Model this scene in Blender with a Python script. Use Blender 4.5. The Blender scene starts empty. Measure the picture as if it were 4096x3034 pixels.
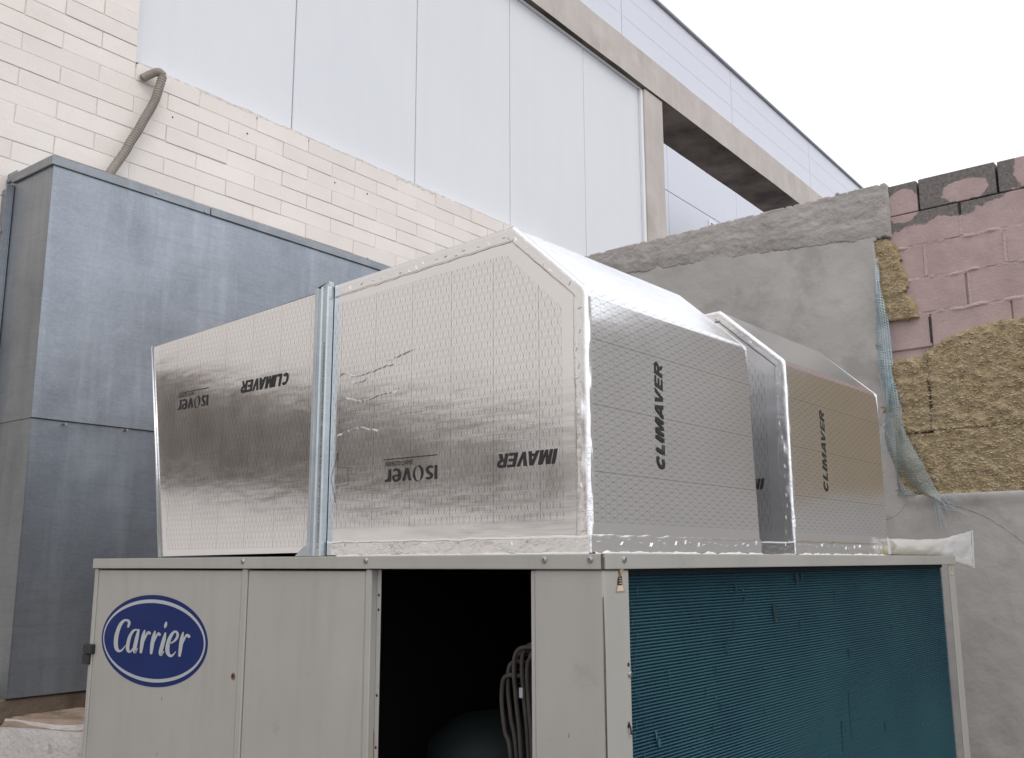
import bpy, bmesh, math, random
from mathutils import Vector, Matrix, noise
random.seed(7)
R = math.radians
SC = bpy.context.scene
COL = SC.collection

# ------------------------------------------------------------------ camera
cam_d = bpy.data.cameras.new('camera'); cam = bpy.data.objects.new('camera', cam_d); COL.objects.link(cam)
cam.matrix_world = Matrix.Translation((0, 0, 1.5)) @ Matrix.Rotation(R(39.47), 4, 'Z') @ Matrix.Rotation(R(90 + 10.67), 4, 'X') @ Matrix.Rotation(R(-0.22), 4, 'Z')
cam_d.sensor_width = 36; cam_d.lens = 34.12; cam_d.clip_start = 0.02; cam_d.clip_end = 600
SC.camera = cam

# ------------------------------------------------------------------ sky, sun, exposure
SUN_EL, SUN_AZ = R(52), R(112)          # azimuth measured from +Y towards +X
wd = bpy.data.worlds.new('World'); SC.world = wd; wd.use_nodes = True
wn = wd.node_tree; wn.nodes.clear()
sky = wn.nodes.new('ShaderNodeTexSky'); sky.sky_type = 'NISHITA'; sky.sun_disc = False
sky.sun_elevation = SUN_EL; sky.sun_rotation = SUN_AZ; sky.air_density = 1.0; sky.dust_density = 6.0; sky.ozone_density = 1.0
hs = wn.nodes.new('ShaderNodeHueSaturation'); hs.inputs['Saturation'].default_value = 0.30
mx = wn.nodes.new('ShaderNodeMixRGB'); mx.inputs[0].default_value = 0.72; mx.inputs[2].default_value = (14.6, 15.0, 15.9, 1)
bg = wn.nodes.new('ShaderNodeBackground'); bg.inputs[1].default_value = 0.105
wo = wn.nodes.new('ShaderNodeOutputWorld')
wn.links.new(sky.outputs[0], hs.inputs['Color']); wn.links.new(hs.outputs[0], mx.inputs[1])
wn.links.new(mx.outputs[0], bg.inputs[0]); wn.links.new(bg.outputs[0], wo.inputs[0])
sd = bpy.data.lights.new('sun', 'SUN'); sun = bpy.data.objects.new('sun', sd); COL.objects.link(sun)
sd.energy = 0.5; sd.angle = R(25); sd.color = (1, 0.96, 0.9)
sdir = Vector((math.sin(SUN_AZ) * math.cos(SUN_EL), math.cos(SUN_AZ) * math.cos(SUN_EL), math.sin(SUN_EL)))
sun.rotation_euler = sdir.to_track_quat('Z', 'Y').to_euler(); sun.location = sdir * 30
vs = SC.view_settings; vs.view_transform = 'Standard'; vs.look = 'None'; vs.exposure = 0.0; vs.gamma = 1.0; vs.use_curve_mapping = False
SC.render.engine = 'CYCLES'; SC.cycles.use_denoising = True; SC.cycles.max_bounces = 8; SC.cycles.transparent_max_bounces = 12

# ------------------------------------------------------------------ node helpers
def newmat(name):
    m = bpy.data.materials.new(name); m.use_nodes = True
    return m, m.node_tree, m.node_tree.nodes['Principled BSDF']

def nd(nt, typ, ins=None, **at):
    n = nt.nodes.new(typ)
    for k, v in at.items(): setattr(n, k, v)
    for k, v in (ins or {}).items():
        if isinstance(v, bpy.types.NodeSocket): nt.links.new(v, n.inputs[k])
        else: n.inputs[k].default_value = v
    return n

def ma(nt, op, a, b=0.0, c=None):
    n = nd(nt, 'ShaderNodeMath', operation=op)
    for i, v in enumerate((a, b) if c is None else (a, b, c)):
        if isinstance(v, bpy.types.NodeSocket): nt.links.new(v, n.inputs[i])
        else: n.inputs[i].default_value = v
    return n.outputs[0]

def c4(c): return (c[0], c[1], c[2], 1)

def mixc(nt, fac, a, b, bt='MIX'):
    n = nd(nt, 'ShaderNodeMixRGB', blend_type=bt)
    for i, v in enumerate((fac, a, b)):
        if isinstance(v, bpy.types.NodeSocket): nt.links.new(v, n.inputs[i])
        elif i == 0: n.inputs[0].default_value = v
        else: n.inputs[i].default_value = c4(v)
    return n.outputs[0]

def ramp(nt, fac, p0, p1):
    return nd(nt, 'ShaderNodeMapRange', {'Value': fac, 'From Min': p0, 'From Max': p1, 'To Min': 0, 'To Max': 1}).outputs[0]

def pos(nt, scale=(1, 1, 1)):
    g = nd(nt, 'ShaderNodeNewGeometry')
    return nd(nt, 'ShaderNodeMapping', {'Vector': g.outputs['Position'], 'Scale': scale}).outputs[0]

def nz(nt, vec, s, det=4, rough=.6, dist=0):
    return nd(nt, 'ShaderNodeTexNoise', {'Vector': vec, 'Scale': s, 'Detail': det, 'Roughness': rough, 'Distortion': dist}).outputs[0]

def bump(nt, h, strength, dist=.01, prev=None):
    ins = {'Height': h, 'Strength': strength, 'Distance': dist}
    if prev is not None: ins['Normal'] = prev
    return nd(nt, 'ShaderNodeBump', ins).outputs[0]

def stone(name, c1, c2, s=3, rough=.85, b=.4, bs=60, bd=.004, spots=None, streak=None, rnd=0, metal=0, b2=0, bs2=8, bd2=.02):
    """mottled surface: two tones by noise, optional stain tone, vertical streaks and per-object variation"""
    m, nt, p = newmat(name)
    P = pos(nt)
    col = mixc(nt, ramp(nt, nz(nt, P, s, 6), .35, .65), c1, c2)
    if spots:
        col = mixc(nt, ma(nt, 'MULTIPLY', ramp(nt, nz(nt, P, spots[1], 5, .65), spots[2], spots[2] + .12), spots[3]), col, spots[0])
    if streak:
        st = nz(nt, pos(nt, (9, 9, .8)), streak[1], 4)
        col = mixc(nt, ma(nt, 'MULTIPLY', ramp(nt, st, .52, .72), streak[2]), col, streak[0])
    if rnd:
        oi = nd(nt, 'ShaderNodeObjectInfo')
        v = ma(nt, 'MULTIPLY_ADD', oi.outputs['Random'], rnd, 1 - rnd * .6)
        cb = nd(nt, 'ShaderNodeCombineColor', {0: v, 1: v, 2: v})
        col = mixc(nt, 1.0, col, cb.outputs[0], 'MULTIPLY')
    nt.links.new(col, p.inputs['Base Color'])
    p.inputs['Roughness'].default_value = rough; p.inputs['Metallic'].default_value = metal
    n = None
    if b2: n = bump(nt, nz(nt, P, bs2, 3), b2, bd2)
    if b: n = bump(nt, nz(nt, P, bs, 5), b, bd, n)
    if n is not None: nt.links.new(n, p.inputs['Normal'])
    return m

def plain(name, c, rough=.5, metal=0, b=0, bs=80, em=None):
    m, nt, p = newmat(name)
    p.inputs['Base Color'].default_value = c4(c); p.inputs['Roughness'].default_value = rough; p.inputs['Metallic'].default_value = metal
    if b:
        nt.links.new(bump(nt, nz(nt, pos(nt), bs, 4), b, .004), p.inputs['Normal'])
    return m

M = {}
M['brick'] = stone('painted_brick', (.755, .692, .64), (.80, .74, .69), 2.5, .8, .35, 70, .004, spots=((.66, .60, .545), 9, .66, .4), rnd=.07, b2=.25, bs2=14, bd2=.006)
M['mortar'] = stone('painted_mortar', (.62, .565, .52), (.71, .65, .60), 6, .9, .8, 40, .01)
M['mortar_rag'] = stone('ragged_mortar', (.70, .64, .60), (.80, .75, .72), 8, .9, .8, 50, .01, spots=((.45, .41, .38), 14, .6, .6))
M['concrete'] = stone('beam_concrete', (.475, .428, .392), (.56, .51, .47), 2, .9, .35, 90, .004, spots=((.36, .31, .275), 1.1, .55, .55), streak=((.62, .56, .52), 1.2, .45))
M['soffit'] = stone('shaded_concrete', (.065, .05, .042), (.24, .20, .175), 1.6, .9, .3, 60, .004)  # blotchy underside of the beam, its shade put into the darker colour
M['trim'] = plain('white_trim', (.80, .81, .83), .4)
M['seam'] = plain('panel_seam', (.61, .62, .69), .4)
M['capdark'] = plain('roof_flashing', (.42, .43, .46), .45, .3)
M['dark'] = plain('dark_gap', (.03, .03, .03), .9)
M['ground'] = stone('yard_concrete', (.13, .122, .113), (.19, .18, .17), 1.2, .9, .4, 50, .004, spots=((.14, .13, .12), 2, .6, .6))
M['plaster'] = stone('grey_render', (.375, .352, .330), (.465, .44, .415), 1.6, .92, .30, 55, .004, spots=((.285, .268, .252), 2.6, .54, .6), b2=.35, bs2=7, bd2=.02)
M['roughmortar'] = stone('trowelled_mortar', (.345, .318, .294), (.43, .398, .37), 5, .95, .7, 45, .008, spots=((.25, .23, .215), 6, .56, .5), b2=.5, bs2=16, bd2=.02)
M['bead'] = stone('pink_mortar', (.52, .395, .37), (.44, .32, .305), 14, .95, .8, 60, .01)
M['wool'] = stone('rock_wool', (.40, .30, .17), (.49, .39, .245), 13, 1, 1.0, 90, .012, spots=((.28, .205, .115), 30, .55, .5), b2=.8, bs2=28, bd2=.02)
M['woolflake'] = stone('rock_wool_flake', (.45, .36, .235), (.54, .445, .315), 20, 1, .5, 120, .006)
M['paint'] = stone('unit_paint', (.375, .362, .332), (.415, .40, .367), 2.2, .42, .06, 120, .002, spots=((.235, .225, .205), 7, .64, .35), streak=((.27, .26, .24), 1.6, .22))
M['rust'] = stone('rust', (.16, .075, .035), (.30, .16, .09), 30, .9, .4, 80)
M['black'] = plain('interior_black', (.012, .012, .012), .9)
M['latch'] = plain('latch_plastic', (.015, .017, .017), .5)
M['coilback'] = plain('coil_depth', (.006, .014, .018), .9)
M['cable'] = stone('tube_sleeve', (.045, .038, .034), (.065, .054, .049), 20, .75, .2, 90)
M['greenpaint'] = plain('compressor_paint', (.004, .010, .009), .7)
M['screw'] = plain('screw_metal', (.42, .41, .39), .35, .8)
M['hose'] = stone('hose_plastic', (.24, .205, .175), (.295, .255, .222), 8, .6, .1, 80)
M['ink'] = plain('print_ink', (.018, .016, .016), .55)
M['inkfaint'] = plain('faint_ink', (.16, .15, .15), .5, .3)
M['blue'] = stone('logo_blue', (.004, .018, .115), (.006, .023, .13), 5, .6, 0, 10)
M['blue'].node_tree.nodes['Principled BSDF'].inputs['Specular IOR Level'].default_value = .25
M['logowhite'] = plain('logo_white', (.45, .465, .475), .4)
M['sealant'] = stone('white_sealant', (.62, .60, .57), (.72, .70, .67), 12, .75, .5, 60, .006)
M['plinth'] = stone('whitewashed_plinth', (.50, .455, .43), (.60, .56, .54), 5, .95, .8, 35, .012, spots=((.34, .29, .23), 9, .58, .6), b2=.5, bs2=10, bd2=.03)
M['ledge'] = stone('dirty_ledge', (.20, .135, .085), (.34, .26, .20), 5, .95, .8, 45, .01, spots=((.09, .065, .04), 6, .55, .7))
M['base'] = stone('grimy_base', (.085, .06, .042), (.15, .115, .085), 6, .95, .8, 40, .01)
M['sticker'] = plain('sticker_paper', (.62, .52, .44), .6)
M['stickery'] = plain('sticker_border', (.34, .24, .13), .6)
M['strand'] = plain('glass_strand', (.45, .52, .55), .6)
M['yellowcore'] = plain('sealant_tube', (.74, .66, .46), .5)
M['glass'] = plain('window_glass', (.06, .07, .08), .1)

def facade_mat(name, c, ribs, tint):
    m, nt, p = newmat(name)
    P = pos(nt)
    col = mixc(nt, ramp(nt, nz(nt, P, .7, 4), .3, .7), c, tint)
    st = nz(nt, pos(nt, (3.5, 3.5, .22)), 1.6, 5, .65)
    col = mixc(nt, ma(nt, 'MULTIPLY', ramp(nt, st, .5, .75), .12), col, (.55, .555, .57))
    nt.links.new(col, p.inputs['Base Color']); p.inputs['Roughness'].default_value = .38
    w = nd(nt, 'ShaderNodeTexWave', {'Vector': P, 'Scale': ribs[0], 'Distortion': 0}, wave_type='BANDS', bands_direction=ribs[1]).outputs['Fac' if False else 1]
    n = bump(nt, w, ribs[2], .002)
    n = bump(nt, nz(nt, P, 1.5, 2), .12, .02, n)
    nt.links.new(n, p.inputs['Normal'])
    return m
M['facade'] = facade_mat('white_sheet_panel', (.70, .71, .735), (12, 'Y', .10), (.675, .685, .715))
M['upper'] = facade_mat('bluish_sheet_panel', (.66, .67, .735), (2.2, 'Z', .06), (.64, .65, .72))

def galv_mat(name, base, dark, light):
    m, nt, p = newmat(name)
    P = pos(nt)
    v = nd(nt, 'ShaderNodeTexVoronoi', {'Vector': P, 'Scale': 95.0}).outputs['Color']
    bw = nd(nt, 'ShaderNodeSeparateColor', {0: v}).outputs[0]
    col = mixc(nt, ramp(nt, nz(nt, P, 2.1, 6, .6), .34, .66), base, dark)
    col = mixc(nt, ma(nt, 'MULTIPLY', bw, .16), col, light)
    st = nz(nt, pos(nt, (5.5, 5.5, .55)), 1.5, 4, .6)
    col = mixc(nt, ma(nt, 'MULTIPLY', ramp(nt, st, .50, .72), .40), col, light)
    fx = nz(nt, pos(nt, (2, 2, 60)), 6.0, 3, .6)
    col = mixc(nt, ma(nt, 'MULTIPLY', ramp(nt, fx, .5, .8), .35), col, light)
    bl = nz(nt, P, 6.5, 6, .7)
    col = mixc(nt, ma(nt, 'MULTIPLY', ramp(nt, bl, .55, .75), .45), col, dark)
    hz = nz(nt, pos(nt, (1.2, 1.2, 16)), 3.0, 4, .6)
    col = mixc(nt, ma(nt, 'MULTIPLY', ramp(nt, hz, .52, .75), .4), col, dark)
    nt.links.new(col, p.inputs['Base Color'])
    p.inputs['Metallic'].default_value = .72
    r = ma(nt, 'MULTIPLY_ADD', nz(nt, P, 5, 4), .18, .25)
    nt.links.new(r, p.inputs['Roughness'])
    n = bump(nt, nz(nt, P, 2.2, 2), .35, .03)
    n = bump(nt, bw, .05, .002, n)
    nt.links.new(n, p.inputs['Normal'])
    return m
M['galv'] = galv_mat('galvanised_sheet', (.315, .338, .372), (.225, .245, .275), (.48, .508, .555))
M['galvcap'] = galv_mat('galvanised_cap', (.28, .297, .315), (.205, .22, .235), (.40, .42, .44))
M['zinc'] = galv_mat('zinc_stud', (.52, .57, .60), (.42, .47, .50), (.72, .76, .78))

def foil_mat(name, printed=False, rough=.175, base=(.875, .875, .88), wr=.0, lf=.19):
    m, nt, p = newmat(name)
    P = pos(nt)
    p.inputs['Metallic'].default_value = .93
    n = bump(nt, nz(nt, pos(nt, (1.1, 1.1, 3.2)), 2.6, 3, .5), lf, .012)
    n = bump(nt, nz(nt, pos(nt, (3, 3, 75)), 3.0, 3, .6), .035, .0022, n)
    n = bump(nt, nz(nt, P, 140, 2), .03, .0012, n)
    if wr: n = bump(nt, nz(nt, P, 42, 4, .6, 1.2), wr, .006, n)
    nt.links.new(n, p.inputs['Normal'])
    rr = ma(nt, 'MULTIPLY_ADD', nz(nt, P, 9, 4), .16, rough - .06)
    nt.links.new(rr, p.inputs['Roughness'])
    if printed:
        uv = nd(nt, 'ShaderNodeTexCoord').outputs['UV']
        sp = nd(nt, 'ShaderNodeSeparateXYZ', {0: uv}); u, v = sp.outputs[0], sp.outputs[1]
        def line(t, unit, hw):
            d = ma(nt, 'ABSOLUTE', ma(nt, 'SUBTRACT', ma(nt, 'FRACT', ma(nt, 'ADD', t, .5)), .5))
            return ma(nt, 'LESS_THAN', ma(nt, 'MULTIPLY', d, unit), hw)
        pp, S = .154 / 15, .0515
        solid = line(ma(nt, 'DIVIDE', u, .154), .154, .0009)
        dash = ma(nt, 'MULTIPLY', line(ma(nt, 'DIVIDE', u, pp), pp, .0006), ma(nt, 'LESS_THAN', ma(nt, 'FRACT', ma(nt, 'DIVIDE', v, .0172)), .68))
        vs_, us_ = ma(nt, 'DIVIDE', v, S), ma(nt, 'DIVIDE', u, 2 * pp)
        k = S * .37
        da = line(ma(nt, 'SUBTRACT', vs_, us_), k, .00065)
        db = line(ma(nt, 'ADD', vs_, us_), k, .00065)
        f = ma(nt, 'MINIMUM', .85, ma(nt, 'MAXIMUM', ma(nt, 'MULTIPLY', solid, .55), ma(nt, 'MULTIPLY', ma(nt, 'ADD', ma(nt, 'MULTIPLY', dash, 1.1), ma(nt, 'ADD', da, db)), .38)))
        col = mixc(nt, f, base, (.06, .055, .055))
        nt.links.new(col, p.inputs['Base Color'])
    else:
        p.inputs['Base Color'].default_value = c4(base)
    return m
M['foil'] = foil_mat('aluminium_foil')
M['foilslope'] = foil_mat('crinkled_foil', False, .12, (.94, .94, .94), .07, .10)
M['foilprint'] = foil_mat('printed_aluminium_foil', True)
M['tape'] = foil_mat('foil_tape', False, .19, (.88, .88, .885), .2)
M['staple'] = plain('staple_wire', (.88, .88, .88), .25, .9)

def coil_mat():
    m, nt, p = newmat('blue_fin')
    P = pos(nt)
    col = mixc(nt, ramp(nt, nz(nt, P, 2.2, 4), .35, .65), (.032, .102, .145), (.044, .138, .170))
    st = nz(nt, pos(nt, (30, 30, 3)), 3, 3)
    col = mixc(nt, ma(nt, 'MULTIPLY', ramp(nt, st, .6, .72), .45), col, (.05, .17, .20))
    nt.links.new(col, p.inputs['Base Color']); p.inputs['Roughness'].default_value = .42; p.inputs['Metallic'].default_value = .25
    nt.links.new(bump(nt, nz(nt, pos(nt, (160, 160, 4)), 4, 2), .4, .003), p.inputs['Normal'])
    return m
M['coil'] = coil_mat()
M['coildark'] = plain('fin_gap', (.004, .02, .028), .8)
M['coillight'] = plain('fin_scar', (.035, .13, .16), .5, .3)

def block_mat():
    """grey concrete block with pink adhesive skim left on it: below a wavy line and in an oval dab"""
    m, nt, p = newmat('skimmed_block')
    P = pos(nt)
    g = nd(nt, 'ShaderNodeSeparateXYZ', {0: P}); x, z = g.outputs[0], g.outputs[2]
    n = ma(nt, 'MULTIPLY', ma(nt, 'SUBTRACT', nz(nt, P, 7, 5), .5), .22)
    lim = ma(nt, 'MULTIPLY_ADD', x, .12, 3.595)
    low = ramp(nt, ma(nt, 'ADD', ma(nt, 'SUBTRACT', lim, z), n), -.006, .006)
    def dab(cx, cz, ax, az, nn=.5):
        a = ma(nt, 'POWER', ma(nt, 'DIVIDE', ma(nt, 'SUBTRACT', x, cx), ax), 2)
        b = ma(nt, 'POWER', ma(nt, 'DIVIDE', ma(nt, 'SUBTRACT', z, cz), az), 2)
        d = ma(nt, 'ADD', ma(nt, 'ADD', a, b), ma(nt, 'MULTIPLY', ma(nt, 'SUBTRACT', nz(nt, P, 15, 5, .65), .5), nn * 4.2))
        return ma(nt, 'LESS_THAN', d, 1.0)
    f = ma(nt, 'MAXIMUM', low, ma(nt, 'MAXIMUM', dab(-1.312, 3.545, .125, .062), ma(nt, 'MAXIMUM', dab(-1.66, 3.53, .10, .10, .3), dab(-.93, 3.60, .13, .16, .4))))
    pink = mixc(nt, ramp(nt, nz(nt, P, 5, 6, .65), .35, .66), (.385, .283, .268), (.475, .358, .338))
    pink = mixc(nt, ma(nt, 'MULTIPLY', ramp(nt, nz(nt, P, 16, 4), .6, .72), .35), pink, (.52, .42, .38))
    grey = mixc(nt, ramp(nt, nz(nt, P, 60, 4), .35, .65), (.125, .11, .102), (.215, .195, .183))
    nt.links.new(mixc(nt, f, grey, pink), p.inputs['Base Color']); p.inputs['Roughness'].default_value = .95
    h = ma(nt, 'ADD', ma(nt, 'MULTIPLY', f, .6), ma(nt, 'MULTIPLY', nz(nt, P, 90, 4), .5))
    b = bump(nt, h, .7, .006); b = bump(nt, nz(nt, P, 12, 4), .4, .015, b)
    nt.links.new(b, p.inputs['Normal'])
    return m
M['block'] = block_mat()

def net_mat():
    m, nt, p = newmat('fibreglass_net')
    uv = nd(nt, 'ShaderNodeTexCoord').outputs['UV']
    sp = nd(nt, 'ShaderNodeSeparateXYZ', {0: uv})
    def thread(t):
        return ma(nt, 'LESS_THAN', ma(nt, 'FRACT', ma(nt, 'DIVIDE', t, .0155)), .36)
    f = ma(nt, 'MAXIMUM', thread(sp.outputs[0]), thread(sp.outputs[1]))
    P = pos(nt)
    col = mixc(nt, ramp(nt, nz(nt, P, 9, 4), .4, .65), (.23, .35, .40), (.44, .54, .57))
    z = nd(nt, 'ShaderNodeSeparateXYZ', {0: P}).outputs[2]
    col = mixc(nt, ramp(nt, z, 2.45, 2.25), col, (.255, .30, .285))
    nt.links.new(col, p.inputs['Base Color']); p.inputs['Roughness'].default_value = .65
    nt.links.new(f, p.inputs['Alpha'])
    return m
M['net'] = net_mat()

def bag_mat():
    m, nt, p = newmat('thin_plastic_bag')
    p.inputs['Base Color'].default_value = (.86, .85, .84, 1); p.inputs['Roughness'].default_value = .32
    p.inputs['Subsurface Weight'].default_value = 0
    tr = nd(nt, 'ShaderNodeBsdfTranslucent', {0: (.8, .8, .78, 1)})
    tp = nd(nt, 'ShaderNodeBsdfTransparent')
    m1 = nd(nt, 'ShaderNodeMixShader', {0: .35, 1: p.outputs[0], 2: tr.outputs[0]})
    m2 = nd(nt, 'ShaderNodeMixShader', {0: .16, 1: m1.outputs[0], 2: tp.outputs[0]})
    nt.links.new(bump(nt, nz(nt, pos(nt, (6, 2, 6)), 7, 4, .6, .8), .45, .008), p.inputs['Normal'])
    nt.links.new(m2.outputs[0], nt.nodes['Material Output'].inputs[0])
    return m
M['bag'] = bag_mat()

# ------------------------------------------------------------------ object helpers
def world(o):
    w = o.matrix_basis.copy()
    if o.parent: w = world(o.parent) @ o.matrix_parent_inverse @ w
    return w

def attach(o, parent):
    if parent is not None:
        o.parent = parent; o.matrix_parent_inverse = world(parent).inverted()
    return o

def tag(o, label=None, cat=None, group=None, kind=None):
    for k, v in (('label', label), ('category', cat), ('group', group), ('kind', kind)):
        if v: o[k] = v
    return o

def thing(name, loc, label, cat, group=None, basis=None):
    o = bpy.data.objects.new(name, None); COL.objects.link(o); o.empty_display_size = .1
    o.matrix_basis = (basis or Matrix.Identity(4)) @ Matrix.Translation(loc)
    return tag(o, label, cat, group, 'thing')

def link(name, me, parent=None, basis=None):
    o = bpy.data.objects.new(name, me); COL.objects.link(o)
    if basis is not None: o.matrix_basis = basis
    return attach(o, parent)

def mesh(name, V, F, mat, uv=None, smooth=False, fm=None):
    me = bpy.data.meshes.new(name); me.from_pydata([tuple(v) for v in V], [], F)
    for m in (mat if isinstance(mat, (list, tuple)) else [mat]): me.materials.append(M[m])
    if uv is not None:
        l = me.uv_layers.new(name='UVMap')
        for lp in me.loops: l.data[lp.index].uv = uv[lp.vertex_index]
    if fm: me.polygons.foreach_set('material_index', fm)
    if smooth: me.polygons.foreach_set('use_smooth', [True] * len(me.polygons))
    me.update(); return me

def mk(name, V, F, mat, parent=None, basis=None, **k):
    return link(name, mesh(name, V, F, mat, **k), parent, basis)

def boxmesh(name, x0, x1, y0, y1, z0, z1, mat, bev=0.0, seg=1, jit=0.0):
    bm = bmesh.new()
    bmesh.ops.create_cube(bm, size=1)
    for v in bm.verts:
        v.co = Vector(((x0 + x1) / 2 + v.co.x * (x1 - x0), (y0 + y1) / 2 + v.co.y * (y1 - y0), (z0 + z1) / 2 + v.co.z * (z1 - z0)))
        if jit: v.co += Vector((random.uniform(-jit, jit), random.uniform(-jit, jit), random.uniform(-jit, jit)))
    if bev: bmesh.ops.bevel(bm, geom=bm.edges[:], offset=bev, segments=seg, affect='EDGES', profile=.6)
    bmesh.ops.recalc_face_normals(bm, faces=bm.faces[:])
    me = bpy.data.meshes.new(name); bm.to_mesh(me); bm.free(); me.materials.append(M[mat])
    return me

def box(name, x0, x1, y0, y1, z0, z1, mat, parent=None, bev=0.0, basis=None, seg=1):
    return link(name, boxmesh(name, x0, x1, y0, y1, z0, z1, mat, bev, seg), parent, basis)

def prism(name, poly, axis, a0, a1, mat, parent=None, basis=None):
    """polygon in the plane across `axis` ('x': (y,z), 'y': (x,z), 'z': (x,y)), extruded from a0 to a1"""
    f = {'x': lambda p, a: (a, p[0], p[1]), 'y': lambda p, a: (p[0], a, p[1]), 'z': lambda p, a: (p[0], p[1], a)}[axis]
    n = len(poly)
    V = [f(p, a0) for p in poly] + [f(p, a1) for p in poly]
    F = [list(range(n)), list(range(2 * n - 1, n - 1, -1))] + [[i, i + n, (i + 1) % n + n, (i + 1) % n] for i in range(n)]
    o = mk(name, V, F, mat, parent, basis)
    bm = bmesh.new(); bm.from_mesh(o.data); bmesh.ops.recalc_face_normals(bm, faces=bm.faces[:]); bm.to_mesh(o.data); bm.free()
    return o

def tube_vf(pts, rad, seg=10, cap=True):
    """swept tube; rad is a number or a list"""
    pts = [Vector(p) for p in pts]; V, F = [], []
    t0 = (pts[1] - pts[0]).normalized(); up = t0.orthogonal().normalized()
    for i, p in enumerate(pts):
        t = (pts[min(i + 1, len(pts) - 1)] - pts[max(i - 1, 0)]).normalized()
        up = (up - t * up.dot(t)).normalized(); sv = t.cross(up)
        r = rad[i] if isinstance(rad, (list, tuple)) else rad
        for k in range(seg):
            a = 2 * math.pi * k / seg
            V.append(p + (up * math.cos(a) + sv * math.sin(a)) * r)
    for i in range(len(pts) - 1):
        for k in range(seg):
            k2 = (k + 1) % seg
            F.append([i * seg + k, i * seg + k2, (i + 1) * seg + k2, (i + 1) * seg + k])
    if cap: F += [list(range(seg - 1, -1, -1)), list(range((len(pts) - 1) * seg, len(pts) * seg))]
    return V, F

def spline(ctrl, n):
    c = [Vector(p) for p in ctrl]; out = []
    for i in range(len(c) - 1):
        p0, p1, p2, p3 = c[max(i - 1, 0)], c[i], c[i + 1], c[min(i + 2, len(c) - 1)]
        for k in range(n):
            t = k / n
            out.append(.5 * ((2 * p1) + (p2 - p0) * t + (2 * p0 - 5 * p1 + 4 * p2 - p3) * t * t + (3 * p1 - p0 - 3 * p2 + p3) * t ** 3))
    return out + [c[-1]]

def fbm(x, y, z, o=4): return noise.fractal(Vector((x, y, z)), 1.0, 2.0, o)

def frange(a, b, s):
    n = max(1, int(round((b - a) / s))); return [a + (b - a) * i / n for i in range(n + 1)]

def sheet(name, xs, zs, inside, yf, depth, mat, parent=None, smooth=True):
    """ragged-edged coat on a wall that faces -Y: grid cells kept by inside(x,z), front at yf(x,z), edges run back by depth"""
    nx, nz_ = len(xs), len(zs); keep = set()
    for i in range(nx - 1):
        for j in range(nz_ - 1):
            if inside((xs[i] + xs[i + 1]) / 2, (zs[j] + zs[j + 1]) / 2): keep.add((i, j))
    idx, V, F, back = {}, [], [], {}
    def vi(i, j):
        if (i, j) not in idx: idx[(i, j)] = len(V); V.append((xs[i], yf(xs[i], zs[j]), zs[j]))
        return idx[(i, j)]
    def bi(i, j):
        if (i, j) not in back:
            v = V[vi(i, j)]; back[(i, j)] = len(V); V.append((v[0], v[1] + depth, v[2]))
        return back[(i, j)]
    for (i, j) in keep: F.append([vi(i, j), vi(i + 1, j), vi(i + 1, j + 1), vi(i, j + 1)])
    for (i, j) in keep:
        if (i - 1, j) not in keep: F.append([vi(i, j), vi(i, j + 1), bi(i, j + 1), bi(i, j)])
        if (i + 1, j) not in keep: F.append([vi(i + 1, j + 1), vi(i + 1, j), bi(i + 1, j), bi(i + 1, j + 1)])
        if (i, j - 1) not in keep: F.append([vi(i + 1, j), vi(i, j), bi(i, j), bi(i + 1, j)])
        if (i, j + 1) not in keep: F.append([vi(i, j + 1), vi(i + 1, j + 1), bi(i + 1, j + 1), bi(i, j + 1)])
    return mk(name, V, F, mat, parent, smooth=smooth)

def interp(tab, t):
    for (a, va), (b, vb) in zip(tab, tab[1:]):
        if t <= b: return va + (vb - va) * max(0, (t - a)) / (b - a)
    return tab[-1][1]

# ------------------------------------------------------------------ lettering helpers
def ribbon(pts, caps=True):
    """2-D brush stroke: pts (x, y, width) -> verts, faces"""
    P = []
    n = len(pts)
    for i in range(n):
        a, b = pts[max(i - 1, 0)], pts[min(i + 1, n - 1)]
        dx, dy = b[0] - a[0], b[1] - a[1]; l = math.hypot(dx, dy) or 1
        P.append((pts[i][0], pts[i][1], pts[i][2] / 2, -dy / l, dx / l))
    L = [(x + nx * h, y + ny * h) for x, y, h, nx, ny in P]; Rr = [(x - nx * h, y - ny * h) for x, y, h, nx, ny in P]
    V = L + Rr; F = [[i, i + 1, n + i + 1, n + i] for i in range(n - 1)]
    if caps:
        for e, sg in ((0, 1), (n - 1, -1)):
            x, y, h, nx, ny = P[e]; st = len(V); a0 = math.atan2(ny, nx)
            for k in range(1, 6):
                a = a0 + sg * math.pi * k / 6; V.append((x + math.cos(a) * h, y + math.sin(a) * h))
            F.append([e] + list(range(st, st + 5)) + [n + e])
    return V, F

def brush(ctrl, n=5):
    return [(p.x, p.y, p.z) for p in spline(ctrl, n)]

def arc(cx, cy, rx, ry, a0, a1, w, n=14):
    return [(cx + rx * math.cos(R(a0 + (a1 - a0) * i / n)), cy + ry * math.sin(R(a0 + (a1 - a0) * i / n)), w) for i in range(n + 1)]

def poly(*p): return list(p), [list(range(len(p)))]

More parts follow.
